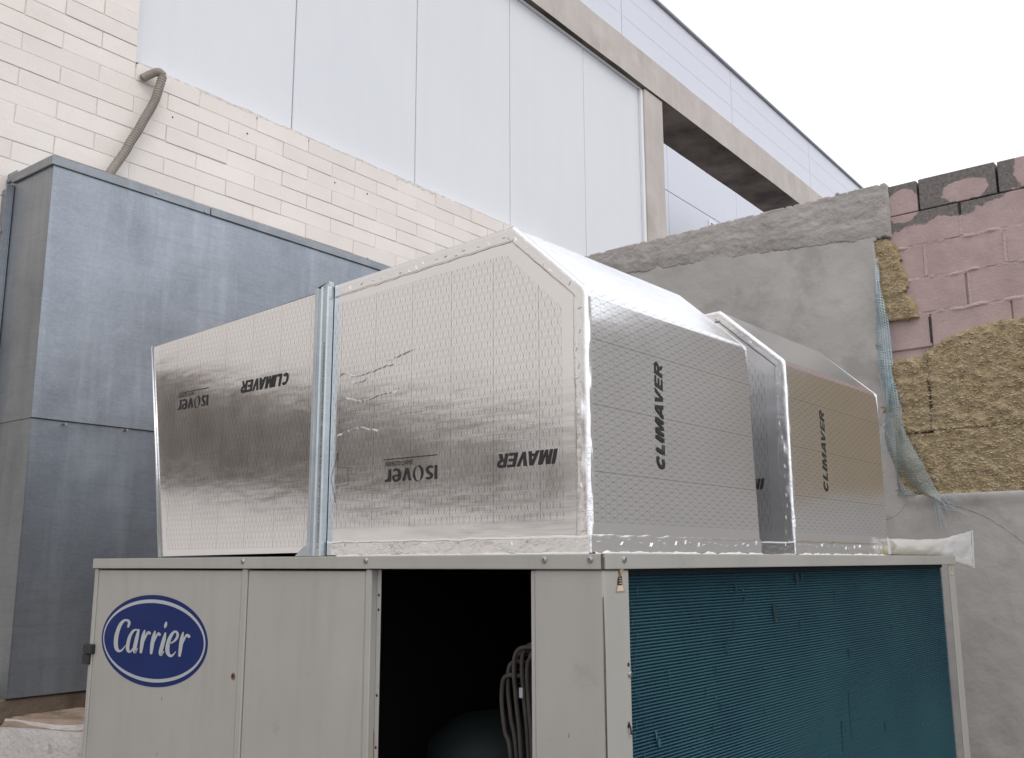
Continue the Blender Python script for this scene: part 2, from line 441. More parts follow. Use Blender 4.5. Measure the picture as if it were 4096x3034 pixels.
S_ = .23
GLY = {
 'C': (.80, [ribbon(arc(.40, .5, .29, .385, 42, 318, S_), False)]),
 'L': (.62, [poly((0, 0), (.60, 0), (.60, .2), (.24, .2), (.24, 1), (0, 1))]),
 'I': (.25, [poly((0, 0), (.25, 0), (.25, 1), (0, 1))]),
 'M': (.92, [poly((0, 0), (.22, 0), (.22, .66), (.37, 0), (.55, 0), (.70, .66), (.70, 0), (.92, 0), (.92, 1), (.60, 1), (.46, .36), (.32, 1), (0, 1))]),
 'A': (.84, [poly((0, 0), (.25, 0), (.48, 1), (.28, 1)), poly((.59, 0), (.84, 0), (.56, 1), (.36, 1)), poly((.18, .18), (.66, .18), (.62, .36), (.22, .36))]),
 'V': (.82, [poly((.30, 0), (.52, 0), (.82, 1), (.57, 1), (.41, .34), (.25, 1), (0, 1))]),
 'E': (.66, [poly((0, 0), (.66, 0), (.66, .19), (.24, .19), (.24, .41), (.60, .41), (.60, .59), (.24, .59), (.24, .81), (.65, .81), (.65, 1), (0, 1))]),
 'R': (.78, [poly((0, 0), (.24, 0), (.24, 1), (0, 1)), ribbon([(.2, .90, .2), (.42, .90, .2)] + arc(.44, .70, .20, .20, 80, -80, .21, 8) + [(.42, .49, .19), (.2, .49, .19)], False), poly((.30, .42), (.52, .44), (.78, 0), (.52, 0))]),
}
ISO = {
 'I': (.20, [poly((0, 0), (.20, 0), (.20, 1), (0, 1))]),
 's': (.62, [ribbon(brush([(.54, .86, .16), (.34, .93, .17), (.14, .80, .19), (.16, .63, .2), (.34, .50, .22), (.46, .34, .2), (.44, .17, .19), (.26, .06, .17), (.03, .11, .15)], 5), False)]),
 'O': (.86, [ribbon([(x, y, .02 + .16 * math.sin(math.pi * i / 14) ** 1.2) for i, (x, y, w) in enumerate(arc(.44, .5, .32, .56, 110, 290, 0))], False), ribbon([(x, y, .02 + .13 * math.sin(math.pi * i / 14) ** 1.2) for i, (x, y, w) in enumerate(arc(.44, .5, .32, .56, -70, 110, 0))], False)]),
 'v': (.72, [poly((.26, 0), (.46, 0), (.72, .96), (.51, .96), (.36, .32), (.21, .96), (0, .96))]),
 'e': (.72, [ribbon(brush([(.12, .50, .13), (.40, .52, .13), (.60, .56, .14), (.56, .82, .17), (.36, .92, .17), (.15, .76, .2), (.11, .48, .21), (.18, .2, .2), (.38, .06, .18), (.64, .14, .14)], 4), False)]),
 'r': (.50, [poly((.0, 0), (.2, 0), (.2, .95), (.0, .95)), ribbon([(.12, .55, .14), (.22, .78, .17), (.36, .88, .17), (.50, .88, .15)], False)]),
}

def lettering(name, text, gl, org, ex, ey, width, height, mat, parent, shear=.22, gap=.09, skip=0, maxw=None, lift=.0012):
    """flat print: glyph polygons laid on the plane spanned by ex, ey at org"""
    org, ex, ey = Vector(org), Vector(ex), Vector(ey); nrm = ex.cross(ey)
    tot = sum(gl[c][0] + gap for c in text) - gap - (.17 if 'AV' in text else 0); sx = width / (tot + shear * .6); x = 0; V, F = [], []; k = 0
    for ci, c in enumerate(text):
        w, parts = gl[c]
        if ci >= skip:
            for pv, pf in parts:
                st = len(V); k += 1
                for (a, b) in pv:
                    px = (x + a + shear * b) * sx
                    V.append(org + ex * px + ey * (b * height) + nrm * (lift + .00012 * (k % 4)))
                F += [[i + st for i in f] for f in pf]
        x += w + gap - (.17 if text[ci:ci + 2] == 'AV' else 0)
    return mk(name, V, F, mat, parent)

def font_text(name, s, org, ex, ey, length, height, mat, parent, lift=.0012):
    cu = bpy.data.curves.new(name, 'FONT'); cu.body = s; cu.size = 1
    t = bpy.data.objects.new(name, cu); COL.objects.link(t)
    bpy.context.view_layer.update()
    me0 = t.evaluated_get(bpy.context.evaluated_depsgraph_get()).to_mesh()
    xs_ = [v.co.x for v in me0.vertices]; ys_ = [v.co.y for v in me0.vertices]
    org, ex, ey = Vector(org), Vector(ex), Vector(ey); nrm = ex.cross(ey)
    a, b, c, d = min(xs_), max(xs_), min(ys_), max(ys_)
    V = [org + ex * ((v.co.x - a) / (b - a) * length) + ey * ((v.co.y - c) / (d - c) * height) + nrm * lift for v in me0.vertices]
    F = [list(p.vertices) for p in me0.polygons]
    bpy.data.objects.remove(t)
    return mk(name, V, F, mat, parent)

# ================================================================== SETTING
A_ = R(-2.02); RB = Matrix.Rotation(-A_, 4, 'Z')      # building frame: local x = out of the facade (w), local y = along it (u)
g = mk('ground', [(-200, -200, 0), (200, -200, 0), (200, 200, 0), (-200, 200, 0)], [[0, 1, 2, 3]], 'ground'); g['kind'] = 'structure'

# ------------------------------------------------------------------ warehouse: panels, beam, column, upper cladding
wh = thing('warehouse_building', (-6, 9, 0), 'white panel-clad warehouse with a grey concrete beam and column behind the brick wall', 'building', basis=RB)
JU = [1.60, 2.855, 4.110, 5.365, 6.620, 7.875, 9.010]
for a, b in zip(JU, JU[1:]):
    box('facade_panel', -5.16, -5.08, a + .004, b - .004, 3.9, 6.775, 'facade', wh, .006, RB)
box('panel_backing', -5.30, -5.165, 1.0, 9.05, 3.0, 6.80, 'dark', wh, 0, RB)
box('edge_trim', -5.15, -5.045, 9.012, 9.055, 3.9, 6.775, 'trim', wh, .004, RB)
box('head_trim', -5.15, -5.055, 1.5, 9.055, 6.778, 6.797, 'trim', wh, .003, RB)
box('concrete_column', -5.57, -5.02, 9.058, 9.475, 0, 6.797, 'concrete', wh, .012, RB)
bmv = []
us = frange(0, 30, .25)
V, F = [], []
for i, u in enumerate(us):
    j = lambda s: .006 * fbm(u * 1.7, s, 3)
    for (w, z) in ((-5.0, 6.80), (-5.0, 7.00), (-5.0, 7.212), (-5.58, 7.212), (-5.58, 6.80)):
        V.append((w + j(z), u, z + j(z + 9)))
for i in range(len(us) - 1):
    for k in range(5):
        F.append([i * 5 + k, (i + 1) * 5 + k, (i + 1) * 5 + (k + 1) % 5, i * 5 + (k + 1) % 5])
F += [list(range(5)), list(range(len(V) - 1, len(V) - 6, -1))]
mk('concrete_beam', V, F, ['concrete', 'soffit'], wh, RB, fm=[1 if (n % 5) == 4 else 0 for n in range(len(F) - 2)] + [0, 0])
UJ = [2.92, 5.765, 8.612, 11.46, 14.31, 17.16, 20.0, 22.85, 25.7]
for a, b in zip(UJ, UJ[1:]):
    p = box('upper_panel', -5.12, -5.035, a + .006, b - .006, 7.218, 8.04, 'upper', wh, .005, RB)
    for z in (7.50, 7.78):
        box('panel_seam', -5.036, -5.0335, a + .01, b - .01, z, z + .003, 'seam', p, 0, RB)
box('upper_backing', -5.9, -5.13, 2.9, 25.7, 7.22, 8.03, 'dark', wh, 0, RB)
box('roof_flashing', -5.95, -5.0, 2.9, 25.7, 8.045, 8.075, 'capdark', wh, .004, RB)
# farther wing seen through the opening under the beam
an = thing('rear_wing_building', (-9, 16, 0), 'distant white clad wing seen through the gap under the concrete beam', 'building', basis=RB)
for i, u in enumerate(frange(9, 30, 3.0)[:-1]):
    for z0, z1 in ((0, 5.2), (5.205, 8.2), (8.205, 11.0)):
        box('wing_panel', -8.1, -8.0, u + .2 + .006, u + 3.2 - .006, z0 + .003, z1 - .003, 'upper', an, .004, RB)
box('wing_backing', -8.3, -8.105, 9, 30.3, 0, 10.9, 'seam', an, 0, RB)
wnd = box('window', -8.0, -7.97, 16.82, 17.75, 7.35, 8.12, 'trim', an, .004, RB)
box('window_pane', -7.972, -7.966, 16.88, 17.69, 7.40, 8.06, 'glass', wnd, 0, RB)
for z in frange(7.46, 8.0, .09):
    box('window_slat', -7.968, -7.955, 16.885, 17.685, z, z + .035, 'capdark', wnd, 0, RB)

# ------------------------------------------------------------------ white painted brick wall
bw = thing('brick_wall', (-5, 3, 0), 'white painted wall of long bricks with ragged mortar along its top', 'wall', basis=RB)
box('wall_core', -5.075, -5.0045, -9, 9.0, 0, 4.395, 'mortar', bw, 0, RB)
box('wall_core', -5.076, -5.005, -9, 2.868, 4.395, 6.9, 'mortar', bw, 0, RB)
PITCH, BL, TOPZ = .1042, .443, 4.4225
bricks = [boxmesh('brick', 0, .066, 0, BL - .006, 0, PITCH - .0045, 'brick', .0026, 2, .0012) for _ in range(8)]
halfs = {}
def brick(u0, u1, z):
    full = abs((u1 - u0) - BL) < .004
    if full: me = random.choice(bricks)
    else:
        k = round(u1 - u0, 2)
        if k not in halfs: halfs[k] = boxmesh('brick', 0, .066, 0, u1 - u0 - .006, 0, PITCH - .0055, 'brick', .0028, 2, .001)
        me = halfs[k]
    b = RB @ Matrix.Translation((-5.066 + random.uniform(-.0032, .0028), u0, z + random.uniform(-.0008, .0008))) @ Matrix.Rotation(random.uniform(-.005, .005), 4, 'X')
    link('brick', me, bw, b)
for row in range(-14, 8):
    z = TOPZ - PITCH * (1 + row) if row >= 0 else TOPZ + PITCH * (-row - 1)
    off = (3.315 if row % 2 == 0 else 3.095)
    u = off - BL * 4
    end = 2.872 if row < 0 else 6.9
    while u < end - .02:
        u1 = min(u + BL, end)
        vis = u1 > 2.0 and u < (2.9 if row < 0 else 6.8)
        if vis: brick(u, u1, z)
        u += BL
for row in range(8, 14):                       # few bricks left of the galvanised housing
    z = TOPZ - PITCH * (1 + row); off = (3.315 if row % 2 == 0 else 3.095) - BL * 4
    for k in range(3):
        if 1.75 < off + k * BL + BL and off + k * BL < 2.6: brick(off + k * BL, off + (k + 1) * BL, z)
# the rest of the same wall, out of the picture to the left (seen only mirrored in the foil)
box('wall_face', -5.0040, -5.0005, -9, 1.42, 0, 6.9, 'brick', bw, 0, RB)
V, F = [], []
us = frange(2.88, 7.2, .018)
for i, u in enumerate(us):
    h = .010 + .016 * max(0, fbm(u * 5, 1, 0) + .35) + .010 * max(0, fbm(u * 28, 4, 0))
    for (w, z) in ((-5.003 + .004 * fbm(u * 20, 7, 1), 4.418 - .004), (-5.0 + .004 * fbm(u * 30, 2, 5), 4.422 + h * .7), (-5.03, 4.424 + h), (-5.078, 4.428 + h * 1.25)):
        V.append((w, u, z))
for i in range(len(us) - 1):
    for k in range(3): F.append([i * 4 + k, (i + 1) * 4 + k, (i + 1) * 4 + k + 1, i * 4 + k + 1])
mk('mortar_edge', V, F, 'mortar_rag', bw, RB)
for u, z in ((3.13, 4.175), (3.50, 4.25), (3.68, 4.27), (4.45, 4.175), (4.77, 4.19)):   # plug holes
    V, F = tube_vf([(-4.9995, u, z), (-5.03, u, z)], .006, 8); mk('plug_hole', V, F, 'dark', bw, RB)

# dark louvre in the same wall beyond the left edge of the picture, mirrored in the foil
lv = box('louvre', -5.0, -4.95, -3.2, 1.30, 1.93, 2.58, 'base', bw, .004, RB)
for z in frange(1.97, 2.49, .065):
    box('louvre_slat', -4.952, -4.930, -3.17, 1.27, z, z + .03, 'base', lv, .002, RB)

# ------------------------------------------------------------------ galvanised duct housing on the brick wall
gh = thing('galvanised_housing', (-4.7, 3, .9), 'large dull galvanised sheet housing fixed to the white brick wall at left', 'duct housing', basis=RB)
def warped(name, w, u0, u1, z0, z1, parent, mat='galv', amp=.006):
    us, zs = frange(u0, u1, .09), frange(z0, z1, .09); V, F = [], []
    for u in us:
        for z in zs:
            e = min(1, min(u - u0, u1 - u, z - z0, z1 - z) / .15)
            V.append((w + amp * e * fbm(u * 1.6, z * 1.6, 5), u, z))
    n = len(zs)
    for i in range(len(us) - 1):
        for j in range(n - 1): F.append([i * n + j, (i + 1) * n + j, (i + 1) * n + j + 1, i * n + j + 1])
    return mk(name, V, F, mat, parent, RB, smooth=True)
warped('front_sheet', -4.500, 2.19, 5.4, 2.170, 3.425, gh)
warped('front_sheet', -4.506, 2.192, 5.4, .912, 2.176, gh)
box('housing_core', -4.99, -4.52, 2.20, 5.39, .915, 3.42, 'dark', gh, 0, RB)
box('side_sheet', -4.887, -4.502, 2.190, 2.199, 2.170, 3.425, 'galvcap', gh, 0, RB)
box('side_sheet', -4.885, -4.505, 2.193, 2.1995, .912, 2.168, 'galvcap', gh, 0, RB)
box('sheet_lip', -4.5045, -4.4975, 2.188, 5.4, 2.169, 2.1725, 'dark', gh, 0, RB)
for a, b in ((2.176, 3.084), (3.089, 5.42)):
    box('cap_strip', -4.508, -4.489 + (.002 if a > 3 else 0), a, b, 3.419, 3.466, 'galvcap', gh, .002, RB)
box('cap_end', -4.895, -4.509, 2.175, 2.188, 3.419, 3.466, 'galvcap', gh, .002, RB)
box('cap_top', -4.99, -4.51, 2.19, 5.41, 3.447, 3.462, 'galvcap', gh, 0, RB)
box('wall_flange', -4.999, -4.884, 2.180, 2.186, .912, 3.405, 'galv', gh, 0, RB)
box('wall_flange', -4.890, -4.884, 2.150, 2.179, .912, 3.405, 'galv', gh, 0, RB)
box('wall_bracket', -4.999, -4.90, 2.200, 2.206, 3.40, 3.50, 'galv', gh, 0, RB)
for z in (3.176, 2.55, 1.9):
    V, F = tube_vf([(-4.955, 2.18, z), (-4.955, 2.168, z)], .013, 10); o = mk('bolt', V, F, 'screw', gh, RB)
for u, z in ((2.75, 3.443), (3.05, 3.43), (3.72, 3.445), (4.05, 3.45), (2.35, 2.155), (2.67, 2.16), (4.30, 3.47)):
    V, F = tube_vf([(-4.50, u, z), (-4.4845, u, z)], .006, 8); mk('rivet', V, F, 'screw', gh, RB)

# plinth under the housing
pl = thing('plinth_wall', (-4.5, 2.5, 0), 'rough whitewashed plinth with a brown stained ledge under the galvanised housing', 'plinth', basis=RB)
box('plinth_base', -4.99, -4.515, 1.2, 5.4, .80, .911, 'base', pl, .01, RB)
us, ts = frange(1.2, 3.4, .02), frange(0, 1, .06)
V, F = [], []
for u in us:
    wf = interp([(1.2, -4.62), (2.19, -4.53), (2.33, -4.10), (3.4, -3.95)], u)
    for t in ts:
        V.append((-4.75 + (wf + 4.75) * t, u, .838 - .022 * t * t + .010 * fbm(u * 9, t * 6, 2) - (.02 if t > .96 else 0)))
n = len(ts)
for i in range(len(us) - 1):
    for j in range(n - 1): F.append([i * n + j, (i + 1) * n + j, (i + 1) * n + j + 1, i * n + j + 1])
mk('ledge', V, F, 'ledge', pl, RB, smooth=True)
V, F = [], []
zs = frange(0, .822, .03)
for u in us:
    wf = interp([(1.2, -4.62), (2.19, -4.53), (2.33, -4.10), (3.4, -3.95)], u)
    for z in zs: V.append((wf + .016 * fbm(u * 7, z * 7, 8) - (.012 if z > .8 else 0), u, z + (.012 * fbm(u * 12, 0, 3) if z > .8 else 0)))
n = len(zs)
for i in range(len(us) - 1):
    for j in range(n - 1): F.append([i * n + j, (i + 1) * n + j, (i + 1) * n + j + 1, i * n + j + 1])
mk('plinth_face', V, F, 'plinth', pl, RB, smooth=True)

# corrugated drain hose
hp = spline([(-4.985, 2.905, 4.332), (-4.955, 2.942, 4.366), (-4.93, 2.972, 4.384), (-4.925, 2.996, 4.372), (-4.925, 2.995, 4.345), (-4.93, 2.984, 4.284), (-4.93, 2.967, 4.211), (-4.93, 2.939, 4.135), (-4.93, 2.904, 4.057), (-4.93, 2.867, 3.966), (-4.93, 2.829, 3.889), (-4.93, 2.799, 3.816), (-4.93, 2.723, 3.667), (-4.92, 2.63, 3.46)], 30)
d, fine = 0, [hp[0]]
for a, b in zip(hp, hp[1:]):
    d += (b - a).length
    if d >= .0024: fine.append(b); d = 0
rad = []; L = 0
for i, p in enumerate(fine):
    if i: L += (p - fine[i - 1]).length
    rib = (.0026 * math.sin(2 * math.pi * L / .0175)) if L > .12 else 0
    rad.append(.0245 + rib)
V, F = tube_vf(fine, rad, 14, False)
hs_ = mk('corrugated_hose', V, F, 'hose', None, RB, smooth=True)
tag(hs_, 'brown ribbed plastic hose hooked over the brick wall down to the housing', 'hose')

# ------------------------------------------------------------------ rear yard wall: blocks, skim, rock wool, render
YB = 5.60
rw = thing('yard_wall', (-2, YB, 0), 'half stripped yard wall of blocks, grey render and rock wool behind the unit', 'wall')
box('wall_core', -5.2, 4.0, YB + .012, YB + .16, 0, 3.465, 'block', rw)
ZB = [3.478 - .2005 * i for i in range(5)]
def blk(x0, x1, z0, z1, g=.004):
    me = boxmesh('block', x0 + g, x1 - g, YB, YB + .15, z0 + g * .6, z1 - g * .6, 'block', .004, 1, .002)
    link('block', me, rw)
for x0, x1 in ((-2.0, -1.567), (-1.567, -1.147), (-1.147, -.727), (-.727, -.307), (-.307, .113), (.113, .533)):
    blk(x0, x1, 3.478, 3.668 + random.uniform(-.004, .006), .0065)
for r in range(4):
    z1, z0 = ZB[r], ZB[r + 1]
    off = -1.352 if r % 2 == 0 else -1.558
    for k in range(-2, 5): blk(off + .42 * (k - 0) , off + .42 * (k + 1), z0, z1)
for z in ZB[1:4]:                                       # squeezed-out pink bedding mortar
    xs_ = frange(-1.80, .6, .012); V, F = [], []
    for x in xs_:
        h = max(-.004, -.001 + .016 * (fbm(x * 8, z, 1) + .12)); dz = .010 * fbm(x * 6, z * 3, 9)
        for (dy, dzz) in ((.002, -.012), (-h, -.006), (-h * .8, .006), (.002, .014)): V.append((x, YB + dy, z + dz + dzz))
    for i in range(len(xs_) - 1):
        for k in range(3): F.append([i * 4 + k, (i + 1) * 4 + k, (i + 1) * 4 + k + 1, i * 4 + k + 1])
    mk('bed_mortar', V, F, 'bead', rw, smooth=True)
for x, z0, z1 in ((-1.556, 3.09, 3.27), (-1.336, 2.88, 3.06), (-1.14, 3.09, 3.26), (-1.352, 3.29, 3.40)):
    prism('perpend_mortar', [(x - .008, z0), (x + .008, z0), (x + .01, z1), (x - .006, z1)], 'y', YB - .003, YB + .004, 'bead', rw)
for x, z0, z1 in ((-1.561, 2.70, 2.85), (-1.352, 3.42, 3.475)):
    box('open_joint', x - .004, x + .004, YB - .0035, YB + .003, z0, z1, 'dark', rw)
# rock wool: small torn batt and three big slabs
def wool(name, x0, x1, z0, z1, ins, th=.035, amp=.012, st=.011):
    return sheet(name, frange(x0, x1, st), frange(z0, z1, st), ins, lambda x, z: YB - th - amp * fbm(x * 16, z * 22, 2) - amp * .7 * fbm(x * 45, z * 60, 7, 3), .05, 'wool', rw)
SL = [(2.84, -1.78), (2.97, -1.78), (3.156, -1.80), (3.36, -1.85)]
SR = [(2.846, -1.617), (2.93, -1.63), (2.97, -1.645), (3.0, -1.685), (3.055, -1.654), (3.175, -1.683), (3.268, -1.697), (3.33, -1.74), (3.36, -1.76)]
wool('wool_batt', -1.90, -1.58, 2.83, 3.37, lambda x, z: 2.85 + .012 * fbm(x * 20, 0, 0) < z < 3.35 and interp(SL, z) - .05 < x < interp(SR, z) + .012 * fbm(z * 25, 3, 3), .03)
WT = [(-1.9, 2.63), (-1.755, 2.626), (-1.628, 2.62), (-1.55, 2.665), (-1.475, 2.70), (-1.401, 2.727), (-1.225, 2.761), (-1.084, 2.765), (-.5, 2.80), (1.5, 2.84)]
top = lambda x: interp(WT, x) + .010 * fbm(x * 14, 5, 5)
crack = lambda z: -1.582 + .004 * math.sin(z * 19) + .003 * fbm(z * 30, 2, 2)
wool('wool_slab', -1.92, -1.55, 2.19, 2.70, lambda x, z: z > 2.205 and z < top(x) and x < crack(z) - max(.001, .010 * min(1, (2.55 - z) / .1)))
wool('wool_slab', -1.62, .30, 2.19, 2.88, lambda x, z: z > 2.198 and z < top(x) and x > crack(z))
wool('wool_slab', -1.92, .30, 1.80, 2.21, lambda x, z: z < 2.196 - (.006 if x < -1.58 else 0))
V, F = [], []
def flake(x, z):
    y = YB - .038 - .012 * fbm(x * 16, z * 22, 2)
    l, w = random.uniform(.009, .026), random.uniform(.002, .007)
    a = random.gauss(.15, .5); t = random.uniform(.2, 1.0)
    ex = Vector((math.cos(a), -.15 * random.random(), math.sin(a))) * l; ey = Vector((-math.sin(a) * .4, -math.sin(t), -math.cos(t))) * w
    c = Vector((x, y, z)); s0 = len(V)
    V.extend([c - ex * .5, c + ey * .9 - ex * .15 - Vector((0, .003, 0)), c + ey + ex * .25, c + ex * .5, c + ex * .1 - ey * .15]); F.append([s0, s0 + 1, s0 + 2, s0 + 3, s0 + 4])
for _ in range(7500):
    x = random.uniform(-1.80, -.3); z = random.uniform(1.86, 2.8)
    if z < top(x) - .01: flake(x, z)
for _ in range(260):
    z = random.uniform(2.86, 3.33); x = random.uniform(interp(SL, z), interp(SR, z) - .01); flake(x, z)
o = mk('wool_fibres', V, F, 'woolflake', rw); o['kind'] = 'stuff'
# grey render coat
PE = [(1.82, -1.77), (1.95, -1.79), (2.2, -1.79), (2.37, -1.80), (2.6, -1.836), (2.69, -1.843), (3.0, -1.83), (3.19, -1.80), (3.296, -1.827), (3.45, -1.78)]
def rin(x, z):
    if z > 3.44 and x > -2.0: return False
    if z < 1.856 + .008 * fbm(x * 9, 1, 1): return True
    if x > -.26 + .03 * fbm(z * 8, 2, 2): return True
    return x < interp(PE, z) + .010 * fbm(z * 12, 4, 4) + .004 * fbm(z * 50, 1, 4)
xs_ = frange(-5.2, -4.1, .22)[:-1] + frange(-4.1, -.55, .0155) + frange(-.55, 4.0, .35)[1:]
zs_ = frange(0, .35, .1)[:-1] + frange(.35, 3.62, .0155)
def ry(x, z):
    y = YB - .045 - .007 * fbm(x * 1.3, z * 1.5, 1) - .0022 * fbm(x * 9, z * 7, 6)
    return y - .010 * max(0, 1 - abs(z - 1.83) / .05) * (1 if x > -1.75 else 0)
sheet('render_coat', xs_, zs_, rin, ry, .06, 'plaster', rw)
def bot(x): return interp([(-5.2, 3.58), (-3.6, 3.485), (-2.6, 3.42), (-1.74, 3.355), (-1, 3.3)], x) + .014 * fbm(x * 6, 3, 0) + .006 * fbm(x * 30, 1, 0)
def bandy(x, z):
    r1 = noise.ridged_multi_fractal(Vector((x * 4.2, z * 8.5, 3)), 1.0, 2.1, 4, 1.0, 2.0)
    wx = x + .05 * fbm(x * 3, z * 5, 11); r2 = noise.ridged_multi_fractal(Vector((wx * 7, z * 19 + x * 2, 6)), 1.0, 2.1, 4, 1.0, 2.0)
    lift = min(1, max(0, (z - bot(x)) / .07))
    return YB - .0455 - lift * (.005 + .0030 * min(2.2, r1) + .0032 * min(2, r2)) - .004 * fbm(x * 5, z * 9, 5) - .002 * fbm(x * 30, z * 40, 8)
sheet('mortar_band', frange(-4.6, -1.73, .0085), frange(3.26, 3.69, .0075), lambda x, z: z > bot(x) and z < 3.672 + .006 * fbm(x * 16, 2, 2) and x < -1.732, bandy, .22, 'roughmortar', rw)
for _ in range(13):                                     # mortar crumbs along the top
    x = random.uniform(-3.7, -1.8); r = random.choice((.003, .004, .006, .011))
    V, F = tube_vf([(x - r, YB - .05, 3.672 + r * .3), (x, YB - .052, 3.674 + r * .5), (x + r * 1.2, YB - .05, 3.671 + r * .3)], [r * .5, r, r * .4], 6)
    mk('mortar_crumb', V, F, 'roughmortar', rw)
# hairline cracks in the render
for pts in ([(-1.53, 1.80), (-1.35, 1.72), (-1.2, 1.60), (-1.08, 1.46), (-.9, 1.30)], [(-1.90, 2.36), (-1.97, 2.35), (-2.05, 2.352)], [(-1.74, 1.82), (-1.82, 1.74), (-1.90, 1.72)]):
    c = spline([(x, 0, z) for x, z in pts], 10); V, F = [], []
    for i, p in enumerate(c):
        dz = .006 * fbm(p.x * 40, p.z * 40, 1); w = .0009 + .0008 * noise.noise(Vector((p.x * 30, 2, 0)))
        for s in (-1, 1): V.append((p.x, ry(p.x, p.z) - .0015, p.z + dz + s * w))
    F = [[2 * i, 2 * i + 2, 2 * i + 3, 2 * i + 1] for i in range(len(c) - 1)]
    mk('crack', V, F, 'base', rw)

# blue reinforcing net hanging out of the render edge
nt_ = thing('reinforcing_net', (-1.8, YB - .05, 1.8), 'frayed strip of blue fibreglass net hanging from the torn render edge', 'net')
def net(name, left, right, yo, st):
    L_, R_ = spline([(x, 0, z) for x, z in left], 8), spline([(x, 0, z) for x, z in right], 8)
    n = min(len(L_), len(R_)); V, F, UVs = [], [], []; m = 9; acc = 0
    for i in range(n):
        a, b = L_[int(i * (len(L_) - 1) / (n - 1))], R_[int(i * (len(R_) - 1) / (n - 1))]
        if i: acc += ((a + b) / 2 - pm).length
        pm = (a + b) / 2
        for k in range(m):
            t = k / (m - 1); p = a.lerp(b, t)
            V.append((p.x, YB - yo - .022 * math.sin(math.pi * t) - .010 * math.sin(i * .22 + st) + .004 * fbm(p.x * 20, p.z * 12, st), p.z))
            UVs.append(((t - .5) * max(.05, (b - a).length * 1.25), acc))
    for i in range(n - 1):
        for k in range(m - 1): F.append([i * m + k, i * m + k + 1, (i + 1) * m + k + 1, (i + 1) * m + k])
    return mk(name, V, F, 'net', nt_, uv=UVs, smooth=True)
net('net_strip', [(-1.815, 3.20), (-1.835, 2.995), (-1.842, 2.897), (-1.846, 2.749), (-1.838, 2.60), (-1.823, 2.462), (-1.815, 2.33)], [(-1.808, 3.20), (-1.786, 2.989), (-1.77, 2.856), (-1.762, 2.708), (-1.761, 2.59), (-1.774, 2.485), (-1.808, 2.33)], .062, 0)
net('net_strip', [(-1.80, 2.56), (-1.815, 2.379), (-1.835, 2.281), (-1.835, 2.15), (-1.80, 2.03), (-1.79, 1.93), (-1.795, 1.853)], [(-1.769, 2.54), (-1.742, 2.357), (-1.735, 2.242), (-1.745, 2.12), (-1.765, 2.04), (-1.77, 1.93), (-1.69, 1.853)], .052, 2)
net('net_strip', [(-1.742, 2.235), (-1.758, 2.16), (-1.772, 2.07), (-1.76, 1.98), (-1.70, 1.895), (-1.64, 1.845), (-1.56, 1.815)], [(-1.733, 2.235), (-1.68, 2.106), (-1.648, 2.04), (-1.619, 1.973), (-1.583, 1.879), (-1.565, 1.845), (-1.545, 1.80)], .08, 4)
for k in range(34):
    if k < 22: x, z = random.uniform(-1.60, -1.54), random.uniform(1.79, 1.86); dx, dz = random.uniform(.0, .16), random.uniform(-.13, .05)
    else: x, z = random.uniform(-1.845, -1.815), random.uniform(2.1, 2.55); dx, dz = random.uniform(-.04, .02), random.uniform(-.09, -.03)
    if k % 3 == 0 and k < 22: dx, dz = random.uniform(-.02, .05), random.uniform(-.20, -.10)
    y = YB - .07
    V, F = tube_vf(spline([(x, y, z), (x + dx * .5, y - .01, z + dz * .4 + random.uniform(-.01, .02)), (x + dx, y, z + dz)], 4), .0011, 4)
    mk('loose_strand', V, F, 'strand', nt_)

# ================================================================== CHILLER UNIT
XS, YF, XL, YE = -1.293, 1.901, -3.633, 4.695
Z0, Z1 = 1.482, 1.518
un = thing('chiller_unit', (-2.46, 3.3, 0), 'cream painted outdoor chiller cabinet with an open front bay and blue finned coil', 'chiller')
box('side_panel', XL + .001, XL + .012, YF + .002, YE - .01, .10, Z0 - .002, 'paint', un)
box('rear_panel', XL + .013, XS - .10, YE - .012, YE - .002, .10, Z0 - .002, 'paint', un)
box('base_frame', XL, XS, YF, YE, .02, .10, 'paint', un, .004)
# front panels and posts (faces at YF, slightly stepped)
box('corner_post', XL, -3.609, YF, YF + .03, .10, Z0 - .001, 'paint', un, .003)
box('front_panel', -3.606, -2.697, YF + .003, YF + .02, .10, Z0 - .006, 'paint', un, .003)
box('front_post', -2.693, -2.665, YF, YF + .03, .10, Z0 - .001, 'paint', un, .003)
box('front_panel', -2.661, -2.110, YF + .003, YF + .02, .10, Z0 - .006, 'paint', un, .003)
bp = box('bay_post', -2.106, -2.0825, YF, YF + .03, .10, Z0 - .001, 'paint', un, .003)
box('bay_flange', -2.0815, -2.066, YF + .022, YF + .026, .10, Z0 - .002, 'paint', un, .001)
for z in (1.409, 1.369, 1.138, 1.001):
    V, F = tube_vf([(-2.0725, YF + .0215, z), (-2.0725, YF + .024, z)], .0042, 10); mk('screw_hole', V, F, 'dark', bp)
prism('rust_streak', [(-2.0815, .72), (-2.076, .72), (-2.0785, 1.035), (-2.0813, 1.05)], 'y', YF + .021, YF + .0222, 'rust', bp)
fp = box('front_panel', -1.498, -1.296, YF + .001, YF + .02, .10, Z0 - .002, 'paint', un, .003)
box('panel_return', -1.512, -1.4985, YF + .004, YF + .05, .10, Z0 - .003, 'paint', un, .002)
# side posts
box('coil_post', XS - .02, XS, YF + .003, 2.008, .10, Z0 - .002, 'paint', un, .003)
box('coil_post', XS - .005, XS, 4.608, 4.692, .10, Z0 - .002, 'paint', un, .003)
box('coil_rail', XS - .05, XS - .03, 2.0, 4.612, 1.468, 1.481, 'coilback', un)
